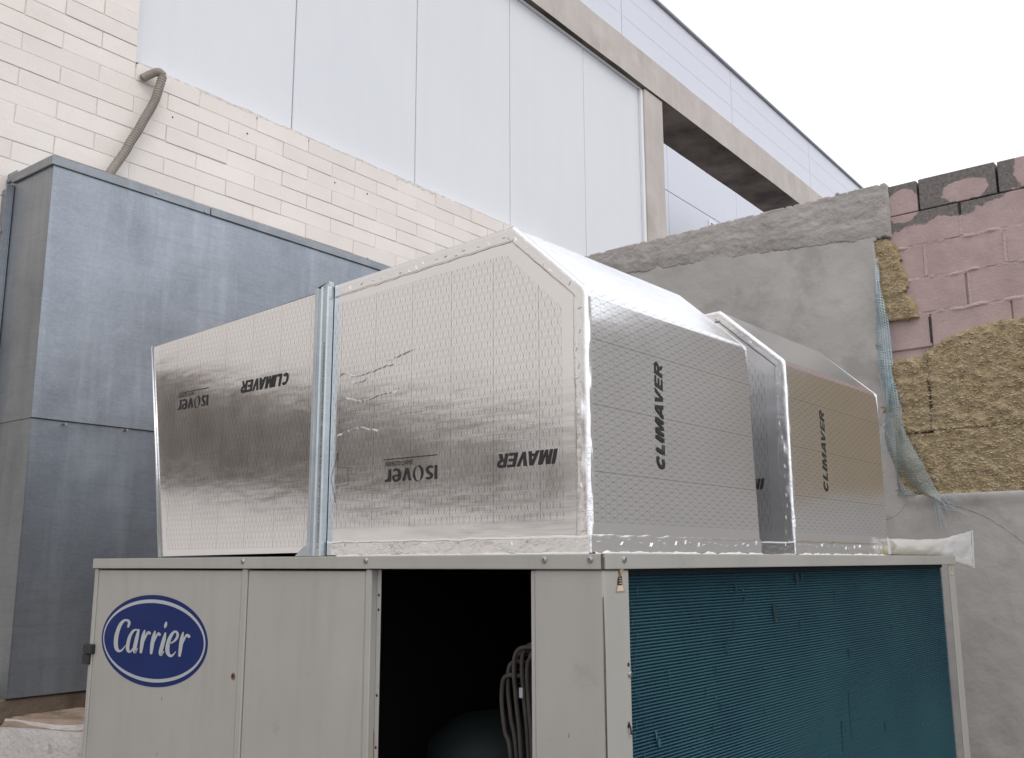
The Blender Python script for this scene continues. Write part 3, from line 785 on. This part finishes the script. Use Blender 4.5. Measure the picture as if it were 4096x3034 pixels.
# lid with folded rim
lid = box('lid', XL - .004, XS + .002, YF - .004, YE + .002, Z1 - .010, Z1 - .002, 'paint', un, .002)
box('lid_rim', XL - .006, XS - .001, YF - .007, YF + .001, Z0, Z1, 'paint', lid, .0025, seg=2)
box('lid_rim', XS - .001, XS + .006, YF + .001, YE + .006, Z0, Z1 + .001, 'paint', lid, .0025, seg=2)
box('lid_rim', XL - .006, XL + .001, YF + .002, YE, Z0, Z1 - .001, 'paint', lid, .0025)
box('rim_joint', XS - .0012, XS + .0018, YF - .0082, YF - .0015, Z0 + .001, Z1 + .0005, 'base', lid)
prism('corner_seam', [(-1.2962, .3), (-1.2942, .3), (-1.2942, 1.30), (-1.2962, 1.42)], 'y', YF - .0006, YF + .003, 'base', un)
def screw(p, nrm, parent, r=.009, mat='screw'):
    p, nrm = Vector(p), Vector(nrm)
    V, F = tube_vf([p, p + nrm * .003, p + nrm * .005], [r, r * .9, r * .45], 12); o = mk('screw', V, F, mat, parent, smooth=False)
    s = nrm.orthogonal().normalized(); t = nrm.cross(s)
    for a, b in ((s, t), (t, s)):
        c = p + nrm * .0051
        V = [c + a * r * .42 + b * r * .09, c - a * r * .42 + b * r * .09, c - a * r * .42 - b * r * .09, c + a * r * .42 - b * r * .09]
        mk('slot', V, [[0, 1, 2, 3]], 'dark', o)
    return o
for x in (-2.681, -2.098, -1.46, -1.325): screw((x, YF - .007, 1.505), (0, -1, 0), lid)
screw((XS + .006, 1.979, 1.505), (1, 0, 0), lid)
screw((XS, 2.000, 1.240), (1, 0, 0), un, .008)
for (y, z) in ((1.996, 1.262), (1.99, 1.125)):
    V, F = tube_vf([(XS - .002, y, z), (XS + .0006, y, z)], .005, 10); mk('screw_hole', V, F, 'dark', un)
V, F = tube_vf(spline([(XS + .001, 1.990, 1.134), (XS + .006, 1.990, 1.120), (XS + .006, 1.992, 1.108), (XS + .006, 1.997, 1.110)], 5), .002, 6); mk('wire_hook', V, F, 'dark', un)
V, F = tube_vf([(-2.717, YF + .004, 1.146), (-2.717, YF + .002, 1.146)], .0115, 14); o = mk('lock_hole', V, F, 'rust', un)
V, F = tube_vf([(-2.7185, YF + .003, 1.147), (-2.7185, YF + .0012, 1.147)], .006, 12); mk('key_slot', V, F, 'dark', o)
lt = box('door_latch', -3.655, -3.592, YF - .014, YF + .01, 1.168, 1.203, 'latch', un, .004)
box('latch_tongue', -3.665, -3.615, YF - .010, YF + .012, 1.128, 1.166, 'latch', lt, .004)
# scuffs on the panels
for (x, z, l, w) in ((-3.12, 1.04, .012, .0016), (-3.13, .86, .011, .0016), (-1.40, 1.10, .010, .002)):
    prism('scuff', [(x - w / 2, z), (x + w / 2, z), (x + w * .3, z + l), (x - w * .3, z + l)], 'y', YF + .0006 if x > -1.5 else YF + .0024, YF + .004, 'base', un)
# coil: backing and one bar per fin rib
cb = box('coil', XS - .075, XS - .040, 2.0, 4.615, .10, 1.478, 'coilback', un)
ribs = []
for q in range(5):
    V, F = [], []
    ys = frange(2.006, 4.613, .08)
    for y in ys:
        j = .0009 * fbm(y * 5, q * 7, 1); jz = .0006 * fbm(y * 7, q * 3, 4)
        for dx, dz in ((0, -.0034), (.0045, -.0022), (.0080, .0006), (.0050, .0026), (0, .0034)): V.append((XS - .040 + dx + j, y, dz + jz))
    for i in range(len(ys) - 1):
        for k in range(4): F.append([i * 5 + k, (i + 1) * 5 + k, (i + 1) * 5 + k + 1, i * 5 + k + 1])
    ribs.append(mesh('fin_rib', V, F, 'coil', smooth=False))
z = 1.469
while z > .12:
    link('fin_rib', random.choice(ribs), cb, Matrix.Translation((0, 0, z))); z -= .0081
def scar(y, z, l, w, mat, sl=0):
    V = [(XS - .0305, y - w / 2, z), (XS - .0305, y + w / 2, z), (XS - .0305, y + w * .3 + sl, z - l), (XS - .0305, y - w * .3 + sl, z - l)]
    mk('fin_dent', V, [[0, 1, 2, 3]], mat, cb)
for y, z, l, w in ((2.62, 1.435, .025, .012), (2.67, 1.40, .018, .008), (2.87, 1.37, .05, .022), (2.55, 1.29, .05, .006), (2.48, 1.22, .03, .005), (2.60, 1.34, .04, .004), (3.35, 1.405, .05, .005), (3.05, 1.31, .03, .006), (3.45, 1.20, .035, .012), (3.42, 1.06, .16, .006), (3.34, .97, .10, .008), (2.50, 1.12, .03, .004), (2.42, 1.17, .03, .004), (2.45, 1.07, .025, .005), (3.05, 1.46, .035, .03), (3.09, 1.462, .025, .02), (3.9, 1.26, .03, .006), (3.75, .92, .04, .008)):
    scar(y, z, l, w, 'coildark')
for y, z, l, w in ((2.665, 1.418, .006, .010), (2.875, 1.325, .008, .010), (2.78, 1.19, .004, .02), (2.88, 1.155, .004, .02), (2.16, 1.09, .03, .010), (2.17, 1.07, .02, .016), (2.47, 1.14, .006, .012), (3.55, 1.27, .03, .003), (4.02, 1.20, .008, .02), (3.30, 1.36, .02, .003), (4.18, .86, .010, .03)):
    scar(y, z, l, w, 'coillight', .006)
for _ in range(90):
    y = 2.01 + abs(random.gauss(0, .05)); scar(y, random.uniform(.9, 1.46), random.uniform(.01, .04), random.uniform(.0015, .003), random.choice(('coillight', 'coildark', 'coillight')))
for _ in range(60):
    scar(random.uniform(2.05, 4.5), random.uniform(.6, 1.45), random.uniform(.01, .04), random.uniform(.0015, .003), random.choice(('coillight', 'coildark', 'coildark')))
# warning stickers
st_ = prism('warning_sticker', [(1.948, 1.428), (1.988, 1.428), (1.966, 1.487)], 'x', XS, XS + .0008, 'stickery', un)
prism('sticker_face', [(1.954, 1.4315), (1.983, 1.4315), (1.967, 1.472)], 'x', XS + .0009, XS + .0014, 'sticker', st_)
for i in range(4):
    box('hand_symbol', XS + .0015, XS + .0019, 1.962, 1.975, 1.445 + i * .0055, 1.4485 + i * .0055, 'ink', st_)
prism('hand_symbol', [(1.955, 1.446), (1.9625, 1.444), (1.9625, 1.465), (1.957, 1.460)], 'x', XS + .0015, XS + .002, 'ink', st_)
prism('peeled_corner', [(1.962, 1.478), (1.973, 1.486), (1.978, 1.481), (1.966, 1.465)], 'x', XS + .0022, XS + .005, 'stickery', st_)
s2 = prism('warning_sticker', [(4.622, 1.432), (4.668, 1.432), (4.645, 1.470)], 'x', XS, XS + .0008, 'stickery', un)
prism('sticker_face', [(4.630, 1.4355), (4.660, 1.4355), (4.645, 1.461)], 'x', XS + .0009, XS + .0014, 'sticker', s2)
# maker's badge
bx0, bz0, ba, bb_ = -3.2075, 1.2345, .3425, .1555
def ell(a, b, y, name, mat, parent, n=72):
    c = [(bx0 + a * math.cos(2 * math.pi * i / n), bz0 + b * math.sin(2 * math.pi * i / n)) for i in range(n)]
    return prism(name, c, 'y', y, y + .0006, mat, parent)
yb_ = YF + .0022
bd = ell(ba, bb_, yb_, 'badge', 'blue', un)
ell(ba * .963, bb_ * .90, yb_ - .0008, 'badge_ring', 'logowhite', bd)
ell(ba * .938, bb_ * .822, yb_ - .0016, 'badge_field', 'blue', bd)
SX = (-3.80274776, 0.000830060397, 6.31360683e-05, -2.39478593e-08, -8.42686014e-08, -1.1826668e-09)
SZ = (1.59768171, -5.03313388e-06, -0.000407640137, 4.32208291e-08, -3.91284171e-09, 9.75292141e-09)
def logo(px, py):
    t = (1, px, py, px * py, px * px, py * py)
    return (sum(a * b for a, b in zip(SX, t)), sum(a * b for a, b in zip(SZ, t)))
STROKES = [
 [(503, 845, 18), (513, 815, 26), (508, 792, 24), (487, 782, 20), (460, 790, 24), (430, 825, 32), (405, 885, 36), (391, 945, 39), (387, 1010, 39), (396, 1055, 34), (418, 1074, 24), (445, 1064, 15), (478, 1022, 6)],
 [(603, 885, 10), (580, 873, 16), (550, 886, 22), (520, 935, 29), (503, 1000, 33), (498, 1050, 33), (511, 1080, 23), (532, 1072, 14), (562, 1028, 10), (590, 965, 8)],
 [(603, 876, 20), (588, 940, 33), (573, 1010, 36), (563, 1060, 34), (568, 1086, 22), (594, 1046, 6)],
 [(660, 880, 14), (647, 935, 34), (634, 1010, 35), (624, 1084, 24)], [(642, 1010, 8), (667, 942, 15), (690, 898, 20), (704, 905, 28)],
 [(756, 888, 14), (742, 945, 34), (729, 1020, 35), (720, 1092, 24)], [(737, 1020, 8), (762, 952, 15), (785, 908, 20), (799, 918, 28)],
 [(855, 905, 16), (842, 960, 34), (823, 1030, 37), (809, 1088, 35), (816, 1110, 22), (842, 1074, 6)], [(862, 806, 18), (856, 830, 27), (850, 850, 16)],
 [(888, 1004, 8), (930, 986, 16), (962, 950, 24), (970, 912, 24), (948, 889, 20), (916, 915, 27), (887, 975, 35), (873, 1050, 39), (880, 1098, 34), (906, 1120, 24), (932, 1104, 13), (952, 1078, 6)],
 [(1022, 900, 14), (1009, 962, 34), (998, 1040, 35), (988, 1116, 24)], [(1004, 1040, 8), (1032, 966, 15), (1056, 922, 20), (1076, 935, 30)],
]
V, F = [], []
for k, stq in enumerate(STROKES):
    pv, pf = ribbon(brush(stq, 5)); s0 = len(V)
    for (a, b) in pv:
        x, z = logo(a, b); V.append((x, yb_ - .0022 - .00015 * (k % 4), z))
    F += [[i + s0 for i in f] for f in pf]
mk('badge_lettering', V, F, 'logowhite', bd)
# inside the open bay
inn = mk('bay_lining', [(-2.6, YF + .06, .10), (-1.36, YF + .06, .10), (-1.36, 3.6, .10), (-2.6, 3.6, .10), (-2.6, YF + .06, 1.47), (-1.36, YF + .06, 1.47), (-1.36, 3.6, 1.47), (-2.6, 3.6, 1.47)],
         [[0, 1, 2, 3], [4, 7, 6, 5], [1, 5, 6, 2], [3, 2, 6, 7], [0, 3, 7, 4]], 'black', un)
cp = [(0, .12), (.20, .12), (.22, .25), (.22, .72), (.19, .84), (.11, .90), (0, .92)]
V, F = [], []
for r, z in cp:
    for k in range(24): a = 2 * math.pi * k / 24; V.append((-2.06 + 1.1 * r * math.cos(a), 2.42 + 1.1 * r * math.sin(a), z * 1.14))
for i in range(len(cp) - 1):
    for k in range(24): F.append([i * 24 + k, i * 24 + (k + 1) % 24, (i + 1) * 24 + (k + 1) % 24, (i + 1) * 24 + k])
mk('compressor', V, F, 'greenpaint', un, smooth=True)
XM = (-1.727, -1.716, -1.701, -1.685, -1.668, -1.652, -1.640, -1.630, -1.619, -1.608); HM = (1.205, 1.240, 1.264, 1.279, 1.287, 1.283, 1.272, 1.257, 1.238, 1.215)
for i, (x, h) in enumerate(zip(XM, HM)):
    y = 2.05 + .012 * (i % 3); lean = .034 - .0028 * i; r = .016 + .002 * i
    V, F = tube_vf(spline([(x + lean * 1.5, y, .3), (x + lean, y, .95), (x + lean * .3, y, h - .14), (x, y, h - .07), (x + .004, y, h - r), (x + r, y + .004, h - .002), (x + r * 2.6, y + .012, h), (x + .08, y + .03, h - .012), (x + .10, y + .03, h - .06)], 6), .0060, 8)
    o = mk('refrigerant_tube', V, F, 'cable', un, smooth=True)
    if i == 4: box('white_tag', x - .005, x + .0075, y - .0075, y + .0075, 1.150, 1.176, 'logowhite', o, .001)
for k in range(9):
    z = 1.262 - k * .017
    V, F = tube_vf([(-1.715 + .004 * k, 2.085, z - .012), (-1.60, 2.09, z + .002)], .0022, 6); mk('cross_wire', V, F, 'cable', un)

# ================================================================== FOIL PLENUMS
XP = -1.342
def tape(name, parent, p0, p1, nA, dA, wA, nB=None, dB=None, wB=.03, seed=0, staples=True, h=.0018, wr=.00035):
    p0, p1, nA, dA = Vector(p0), Vector(p1), Vector(nA), Vector(dA).normalized()
    Lg = (p1 - p0).length; n = max(4, int(Lg / .012)); V, F = [], []
    flat = nB is None
    if not flat: nB, dB = Vector(nB), Vector(dB).normalized()
    for i in range(n + 1):
        e = p0.lerp(p1, i / n); s = i / n * Lg
        ra = wA + .0035 * fbm(s * 18, seed, 1); row = []
        def wrk(q): return wr * fbm(s * 16, q * 60 + seed, 2)
        for f in (1, .97, .7, .35, .04):
            a = .014 + (ra - .014) * f; row.append(e + dA * a + nA * (h * (.2 if f == 1 else 1) + wrk(a)))
        if flat: row.append(e + dA * 0 + nA * (h + wrk(0)))
        else:
            a0, b0 = e + dA * .013 + nA * h, e + dB * .009 + nB * h; c = e + (nA + nB).normalized() * .0125
            for t in (0, .33, .66, 1): row.append(a0 * (1 - t) ** 2 + c * 2 * t * (1 - t) + b0 * t * t + (nA + nB).normalized() * wrk(.3 + t * .02) * 1.2)
            rb = wB + .0035 * fbm(s * 18, seed, 7)
            for f in (.75, 1): row.append(e + dB * max(.0095, rb * f) + nB * (h + wrk(.5 + f * .03)))
        m = len(row); V += row
    for i in range(n):
        for k in range(m - 1): F.append([i * m + k, i * m + k + 1, (i + 1) * m + k + 1, (i + 1) * m + k])
    o = mk(name, V, F, 'tape', parent, smooth=True)
    if staples:
        along = (p1 - p0).normalized(); s = .03
        while s < Lg - .02:
            a = random.gauss(0, .28)
            if random.random() < .25: a += 1.2
            ex = (along * math.cos(a) + dA * math.sin(a)); ey = nA.cross(ex)
            c = p0 + along * s + dA * (wA * random.uniform(.45, .78)) + nA * (h + .0016)
            mt = Matrix(((ex.x, ey.x, nA.x, c.x), (ex.y, ey.y, nA.y, c.y), (ex.z, ey.z, nA.z, c.z), (0, 0, 0, 1)))
            link('staple', STM, o, mt); s += random.uniform(.028, .062)
    return o
STM = boxmesh('staple', -.006, .006, -.0007, .0007, -.001, .0008, 'staple', .0003)

def bead(name, parent, p0, p1, out, seed, r=.0055):
    """lumpy sealant line in the corner between the lid and a plenum face"""
    p0, p1, out = Vector(p0), Vector(p1), Vector(out); n = int((p1 - p0).length / .008); V, F = [], []
    for i in range(n + 1):
        e = p0.lerp(p1, i / n); s = (p1 - p0).length * i / n
        a = r * (1.0 + .8 * fbm(s * 14, seed, 3)); b = r * (1.1 + 1.2 * max(-.6, fbm(s * 22, seed, 8)))
        for t in range(5):
            q = math.pi / 2 * t / 4; V.append(e + out * (a * math.cos(q)) + Vector((0, 0, b * math.sin(q))))
    for i in range(n):
        for k in range(4): F.append([i * 5 + k, (i + 1) * 5 + k, (i + 1) * 5 + k + 1, i * 5 + k + 1])
    return mk(name, V, F, 'sealant', parent, smooth=True)

def panel(name, outer, inner, to3, parent, uvf, th):
    """board with a plain margin and a printed field; outer/inner are matching 2-D loops"""
    n = len(outer); V = [to3(p, 0) for p in outer] + [to3(p, 0) for p in inner] + [to3(p, th) for p in outer]
    F = [[i, (i + 1) % n, n + (i + 1) % n, n + i] for i in range(n)] + [list(range(n, 2 * n))]
    F += [[(i + 1) % n, i, 2 * n + i, 2 * n + (i + 1) % n] for i in range(n)]
    uv = [uvf(p) for p in outer] + [uvf(p) for p in inner] + [uvf(p) for p in outer]
    return mk(name, V, F, ['foil', 'foilprint'], parent, uv=uv, fm=[0] * n + [1] + [0] * n)

sl = Vector((-1.574 - XP, 0, 2.381 - 2.169)).normalized(); sn = Vector((sl.z, 0, -sl.x))     # up the slope, and its outward normal
if sn.x < 0: sn = -sn
def _q(t):
    a, c, b = Vector((XP, 0, 2.152)), Vector((XP, 0, 2.169)), Vector((XP, 0, 2.169)) + sl * .018
    p = a * (1 - t) ** 2 + c * 2 * t * (1 - t) + b * t * t; return (p.x, p.z)
FOLD = [_q(k / 4) for k in range(5)]
def plenum(label, y0, y1, near):
    o = thing('duct_plenum', (-2.3, (y0 + y1) / 2, 1.52), label, 'air duct', 'foil faced plenums on the chiller lid')
    xl = -2.301
    fr = lambda p, t: (p[0], y0 + t, p[1])
    uvF = lambda p: (p[0] + 1.646, p[1] - 2.229)
    panel('front_panel', [(xl, 1.521), (XP, 1.521)] + FOLD + [(-1.574, 2.381), (xl, 2.352)], [(xl + .006, 1.597), (-1.419, 1.597), (-1.419, 2.133), (-1.4192, 2.134), (-1.4195, 2.135), (-1.42, 2.136), (-1.421, 2.137), (-1.60, 2.311), (xl + .006, 2.294)], fr, o, uvF, .022)
    lp = panel('front_panel', [(-3.211, 1.524), (xl - .003, 1.531), (xl - .003, 2.351), (-3.361, 2.310)], [(-3.178, 1.545), (xl - .006, 1.548), (xl - .006, 2.347), (-3.318, 2.307)], lambda p, t: (p[0], y0 + .003 + t, p[1]), o, uvF, .022)
    y1t = y1 - .03 if near else y1
    ny, nzz = 24, 26; V, F, UVs, fm = [], [], [], []
    for a in range(ny + 1):
        for b in range(nzz + 1):
            z = 1.521 + (2.152 - 1.521) * b / nzz; ye = y1 + (y1t - y1) * (z - 1.521) / .63; y = y0 + (ye - y0) * a / ny
            top_ = max(0, (z - 2.055) / .097); near_ = math.exp(-(y - y0) * 4.0)
            bow = .006 * top_ ** 2 * (.35 + .65 * near_) + .0035 * fbm(y * 2.2, z * 2.0, y0) * math.sin(math.pi * a / ny) * math.sin(math.pi * b / nzz)
            V.append((XP - bow, y, z)); UVs.append(((z - 1.881) * .154 / .1655, y - 2.0))
    for a in range(ny):
        for b in range(nzz):
            k = a * (nzz + 1) + b; F.append([k, k + nzz + 1, k + nzz + 2, k + 1]); fm.append(0 if b < 3 else 1)
    mk('side_panel', V, F, ['foil', 'foilprint'], o, uv=UVs, fm=fm, smooth=True)
    fx, fz = FOLD[-1]
    bwf = lambda y: .006 * (.35 + .65 * math.exp(-(y - y0) * 4.0)); V = []
    for a in range(ny + 1):
        y = y0 + (y1t - y0) * a / ny; V += [(fx - bwf(y), y, fz), (-1.574, y, 2.381)]
    mk('slope_panel', V, [[2 * a, 2 * a + 2, 2 * a + 3, 2 * a + 1] for a in range(ny)], 'foilslope', o, smooth=True)
    FF = [_q(k / 10) for k in range(11)]; arcl = [0]
    for a, b in zip(FF, FF[1:]): arcl.append(arcl[-1] + math.hypot(b[0] - a[0], b[1] - a[1]))
    V, UVs = [], []
    for a in range(ny + 1):
        y = y0 + (y1t - y0) * a / ny; bw_ = bwf(y)
        for k, (x, z) in enumerate(FF):
            V.append((x - bw_, y, z)); UVs.append(((2.152 - 1.881 + arcl[k]) * .154 / .1655, y - 2.0))
    mk('fold_strip', V, [[a * 11 + k, (a + 1) * 11 + k, (a + 1) * 11 + k + 1, a * 11 + k + 1] for a in range(ny) for k in range(10)], 'foilprint', o, uv=UVs, smooth=True)
    mk('top_panel', [(-1.574, y0, 2.381), (-1.574, y1t, 2.381), (-3.361, y1t, 2.310), (-3.361, y0, 2.310)], [[0, 1, 2, 3]], 'foil', o)
    mk('rear_panel', [(-3.211, y1, 1.524), (XP, y1, 1.521), (XP, y1t, 2.169), (-1.574, y1t, 2.381), (-3.361, y1t, 2.310)], [[0, 1, 2, 3, 4]], 'foil', o)
    mk('end_panel', [(-3.211, y0 + .004, 1.524), (-3.361, y0 + .004, 2.310), (-3.361, y1t, 2.310), (-3.211, y1, 1.524)], [[0, 1, 2, 3]], 'foil', o)
    fn, sdn, up = (0, -1, 0), (1, 0, 0), (0, 0, 1)
    td = Vector((-1.574 - xl, 0, 2.381 - 2.352)).normalized()
    tape('edge_tape', o, (xl + .004, y0, 2.3523), (-1.574, y0, 2.381), fn, (0, 0, -1), .038, up, (0, 1, 0), .03, 1, wr=.00012)
    tape('edge_tape', o, (-1.574, y0, 2.381), (fx, y0, fz), fn, -sn, .034, sn, (0, 1, 0), .022, 2, wr=.00008)
    for (a, b) in zip(FOLD[::-1], FOLD[::-1][1:]):
        dd = Vector((b[0] - a[0], 0, b[1] - a[1])).normalized(); nn = Vector((-dd.z, 0, dd.x))
        tape('corner_tape', o, (a[0], y0, a[1]), (b[0], y0, b[1]), fn, -nn, .036, nn, (0, 1, 0), .017, 8, False, wr=.0009)
    tape('edge_tape', o, (XP, y0, 2.152), (XP, y0, 1.521), fn, (-1, 0, 0), .040, sdn, (0, 1, 0), .013, 3, wr=.0012)
    tape('base_tape', o, (xl + .004, y0 - .0022, 1.5225), (XP, y0 - .0022, 1.5225), fn, (0, 0, 1), .040, None, None, 0, 4, True)
    tape('base_tape', o, (XP + .0022, y0, 1.5225), (XP + .0022, y1, 1.5225), sdn, (0, 0, 1), .042, None, None, 0, 5, True, wr=.0016)
    bead('sealant_bead', o, (XP + .002, y0 + .01, Z1), (XP + .002, y1, Z1), (1, 0, 0), y0)
    bead('sealant_bead', o, (-2.25, y0 - .003, Z1), (XP, y0 - .003, Z1), (0, -1, 0), y0 + 5, .004)
    yt = y0 + .315 if near else y0 + .275
    lettering('printed_name', 'CLIMAVER', GLY, (XP, yt + .040, 1.737), (0, 0, 1), (0, -1, 0), .297, .040, 'ink', o)
    lettering('printed_name', 'CLIMAVER', GLY, (-1.369, y0, 1.7755), (-1, 0, 0), (0, 0, -1), .264, .0365, 'ink', o, skip=2)
    if near:
        lettering('printed_name', 'CLIMAVER', GLY, (-2.518, y0 + .003, 2.1075), (-1, 0, 0), (0, 0, -1), .262, .0405, 'ink', o)
        for (xr, z, w, h, lx0, lx1, lz, yy) in ((-1.848, 1.762, .208, .038, -2.06, -1.848, 1.790, y0), (-2.972, 2.084, .192, .038, -3.161, -2.974, 2.109, y0 + .003)):
            lettering('printed_name', 'IsOver', ISO, (xr, yy, z), (-1, 0, 0), (0, 0, -1), w, h, 'ink', o, shear=.0, gap=.10)
            box('printed_rule', lx0, lx1, yy - .0012, yy - .0004, lz - .0012, lz + .0012, 'ink', o)
            font_text('printed_name', 'SAINT-GOBAIN', (xr - w * .46, yy, z + .0215), (-1, 0, 0), (0, 0, -1), w * .53, .013, 'ink', o)
        for a in [(-2.264, 1.825), (-2.264, 1.781), (-2.215, 1.778), (-2.214, 1.726), (-2.266, 1.724), (-2.268, 1.676), (-2.293, 1.752), (-2.264, 1.825)],:
            pv, pf = ribbon([(x, z, .0014) for x, z in a], False); mk('printed_arrow', [(x, y0 - .0012, z) for x, z in pv], pf, 'ink', o)
        # torn creases in the facing
        for k, c in enumerate(([(-2.285, 2.056), (-2.24, 2.068), (-2.194, 2.052), (-2.12, 2.058), (-2.059, 2.066), (-2.002, 2.068)], [(-2.237, 1.993), (-2.19, 1.978), (-2.143, 1.972), (-2.08, 1.984), (-2.006, 1.986)], [(-2.05, 2.084), (-1.99, 2.092), (-1.937, 2.104)], [(-2.269, 1.881), (-2.22, 1.888), (-2.176, 1.894), (-2.13, 1.886), (-2.088, 1.880)], [(-2.22, 2.038), (-2.17, 2.033), (-2.13, 2.044)])):
            cc = spline([(x, 0, z) for x, z in c], 9); V, F = [], []
            for i, p in enumerate(cc):
                j = .0035 * fbm(p.x * 60, p.z * 20, k); e = min(i, len(cc) - 1 - i) / 6; e = min(1, e)
                V += [(p.x, y0 - .0002, p.z + j - .0035), (p.x, y0 - .0002 - .0026 * e, p.z + j + .0004), (p.x, y0 - .0002, p.z + j + .002)]
            for i in range(len(cc) - 1):
                for q in range(2): F.append([i * 3 + q, (i + 1) * 3 + q, (i + 1) * 3 + q + 1, i * 3 + q + 1])
            mk('foil_crease', V, F, 'tape', o)
        # bare metal edging of the left end
        V, F = tube_vf([(-3.2125, y0 - .001, 1.523), (-3.3625, y0 - .001, 2.312)], .0035, 8); mk('edge_bead', V, F, 'tape', o, smooth=True)
        mk('end_flange', [(-3.218, y0 + .012, 1.521), (-3.245, y0 + .010, 1.521), (-3.385, y0 + .010, 2.306), (-3.366, y0 + .012, 2.309)], [[0, 1, 2, 3]], 'zinc', o)
    return o
plenum('front foil-faced duct plenum with upside-down black print, nearest the camera', 1.921, 2.832, True)
plenum('rear foil-faced duct plenum beside the render wall, partly hidden by the front one', 3.090, 3.985, False)

# zinc stud over the joint of the front boards
sdt = thing('steel_stud', (-2.335, 1.9, 1.52), 'upright zinc stud with printed code clamping the foil boards together', 'metal stud')
pr = [(0, .0), (0, -.020), (.003, -.024), (.014, -.024), (.016, -.019), (.028, -.019), (.031, -.025), (.034, -.025), (.037, -.020), (.048, -.020), (.051, -.024), (.062, -.024), (.065, -.020), (.065, .0)]
prism('stud_profile', [(-2.369 + a, 1.920 + b) for a, b in pr], 'z', 1.5195, 2.352, 'zinc', sdt)
prism('stud_head', [(-2.369, 2.3525), (-2.304, 2.3525), (-2.304, 2.366), (-2.325, 2.363), (-2.352, 2.350)], 'y', 1.899, 1.918, 'zinc', sdt)
prism('foot_clip', [(-2.425, 1.5195), (-2.371, 1.5195), (-2.371, 1.549), (-2.385, 1.548)], 'y', 1.8995, 1.903, 'zinc', sdt)
font_text('printed_code', 'T-47X3000 2140-0.55 UNE EN-14195 81CC-710206 160412-0522 IIIIIIIIII 8435026300573', (-2.3105, 1.896, 1.54), (0, 0, 1), (-1, 0, 0), .63, .0065, 'ink', sdt, .0006)

# ------------------------------------------------------------------ plastic bag on the lid
bg_ = thing('plastic_bag', (XS, 4.3, Z1), 'crumpled translucent plastic bag of yellow tubes on the far end of the lid', 'bag')
ST = [(3.93, 1.552, .030, .050), (4.02, 1.552, .034, .046), (4.15, 1.553, .034, .040), (4.35, 1.553, .035, .034), (4.55, 1.553, .038, .022), (4.70, 1.552, .046, .013), (4.85, 1.553, .060, .007), (4.97, 1.553, .074, .004), (5.06, 1.553, .083, .0025), (5.085, 1.553, .085, .002)]
V, F = [], []; seg = 28; N_ = 60
for i in range(N_ + 1):
    y = 3.93 + (5.085 - 3.93) * i / N_
    zc = interp([(a, b) for a, b, c, d in ST], y); hz = interp([(a, c) for a, b, c, d in ST], y); hx = interp([(a, d) for a, b, c, d in ST], y)
    for k in range(seg):
        a = 2 * math.pi * k / seg; w = 1 + .09 * fbm(math.cos(a) * 2 + y * 5, math.sin(a) * 2.5, y * 7)
        z = zc + hz * math.sin(a) * w
        if y < 4.68: z = max(z, Z1 + .0015)
        V.append((XS - .045 + .04 * max(0, (y - 4.5)) + hx * math.cos(a) * w + .008 * fbm(y * 7, (z - 1.55) * 22, 3), y + .06 * (z - 1.55) * max(0, (y - 4.4)) * 4, z))
for i in range(N_):
    for k in range(seg): F.append([i * seg + k, i * seg + (k + 1) % seg, (i + 1) * seg + (k + 1) % seg, (i + 1) * seg + k])
mk('bag_film', V, F, 'bag', bg_, smooth=True)
mk('bag_seam', [(XS - .018, 5.083 + .06 * dz * 2.5, 1.553 + dz) for dz in (-.088, .088)] + [(XS - .016, 5.103 + .06 * dz * 2.5, 1.553 + dz) for dz in (-.090, .090)], [[0, 2, 3, 1]], 'bag', bg_)
mk('bag_flap', [(XS - .02, 3.90, 1.522), (XS - .02, 3.895, 1.592), (XS - .03, 3.97, 1.575), (XS - .035, 4.04, 1.572), (XS - .03, 4.03, 1.53)], [[0, 1, 2, 3, 4]], 'bag', bg_)
V, F = tube_vf([(XS - .045, 3.94, 1.540), (XS - .045, 4.62, 1.540)], .019, 12); mk('sealant_tube', V, F, 'yellowcore', bg_, smooth=True)
V, F = tube_vf([(XS - .085, 3.96, 1.538), (XS - .075, 4.60, 1.538)], .018, 12); mk('sealant_tube', V, F, 'yellowcore', bg_, smooth=True)
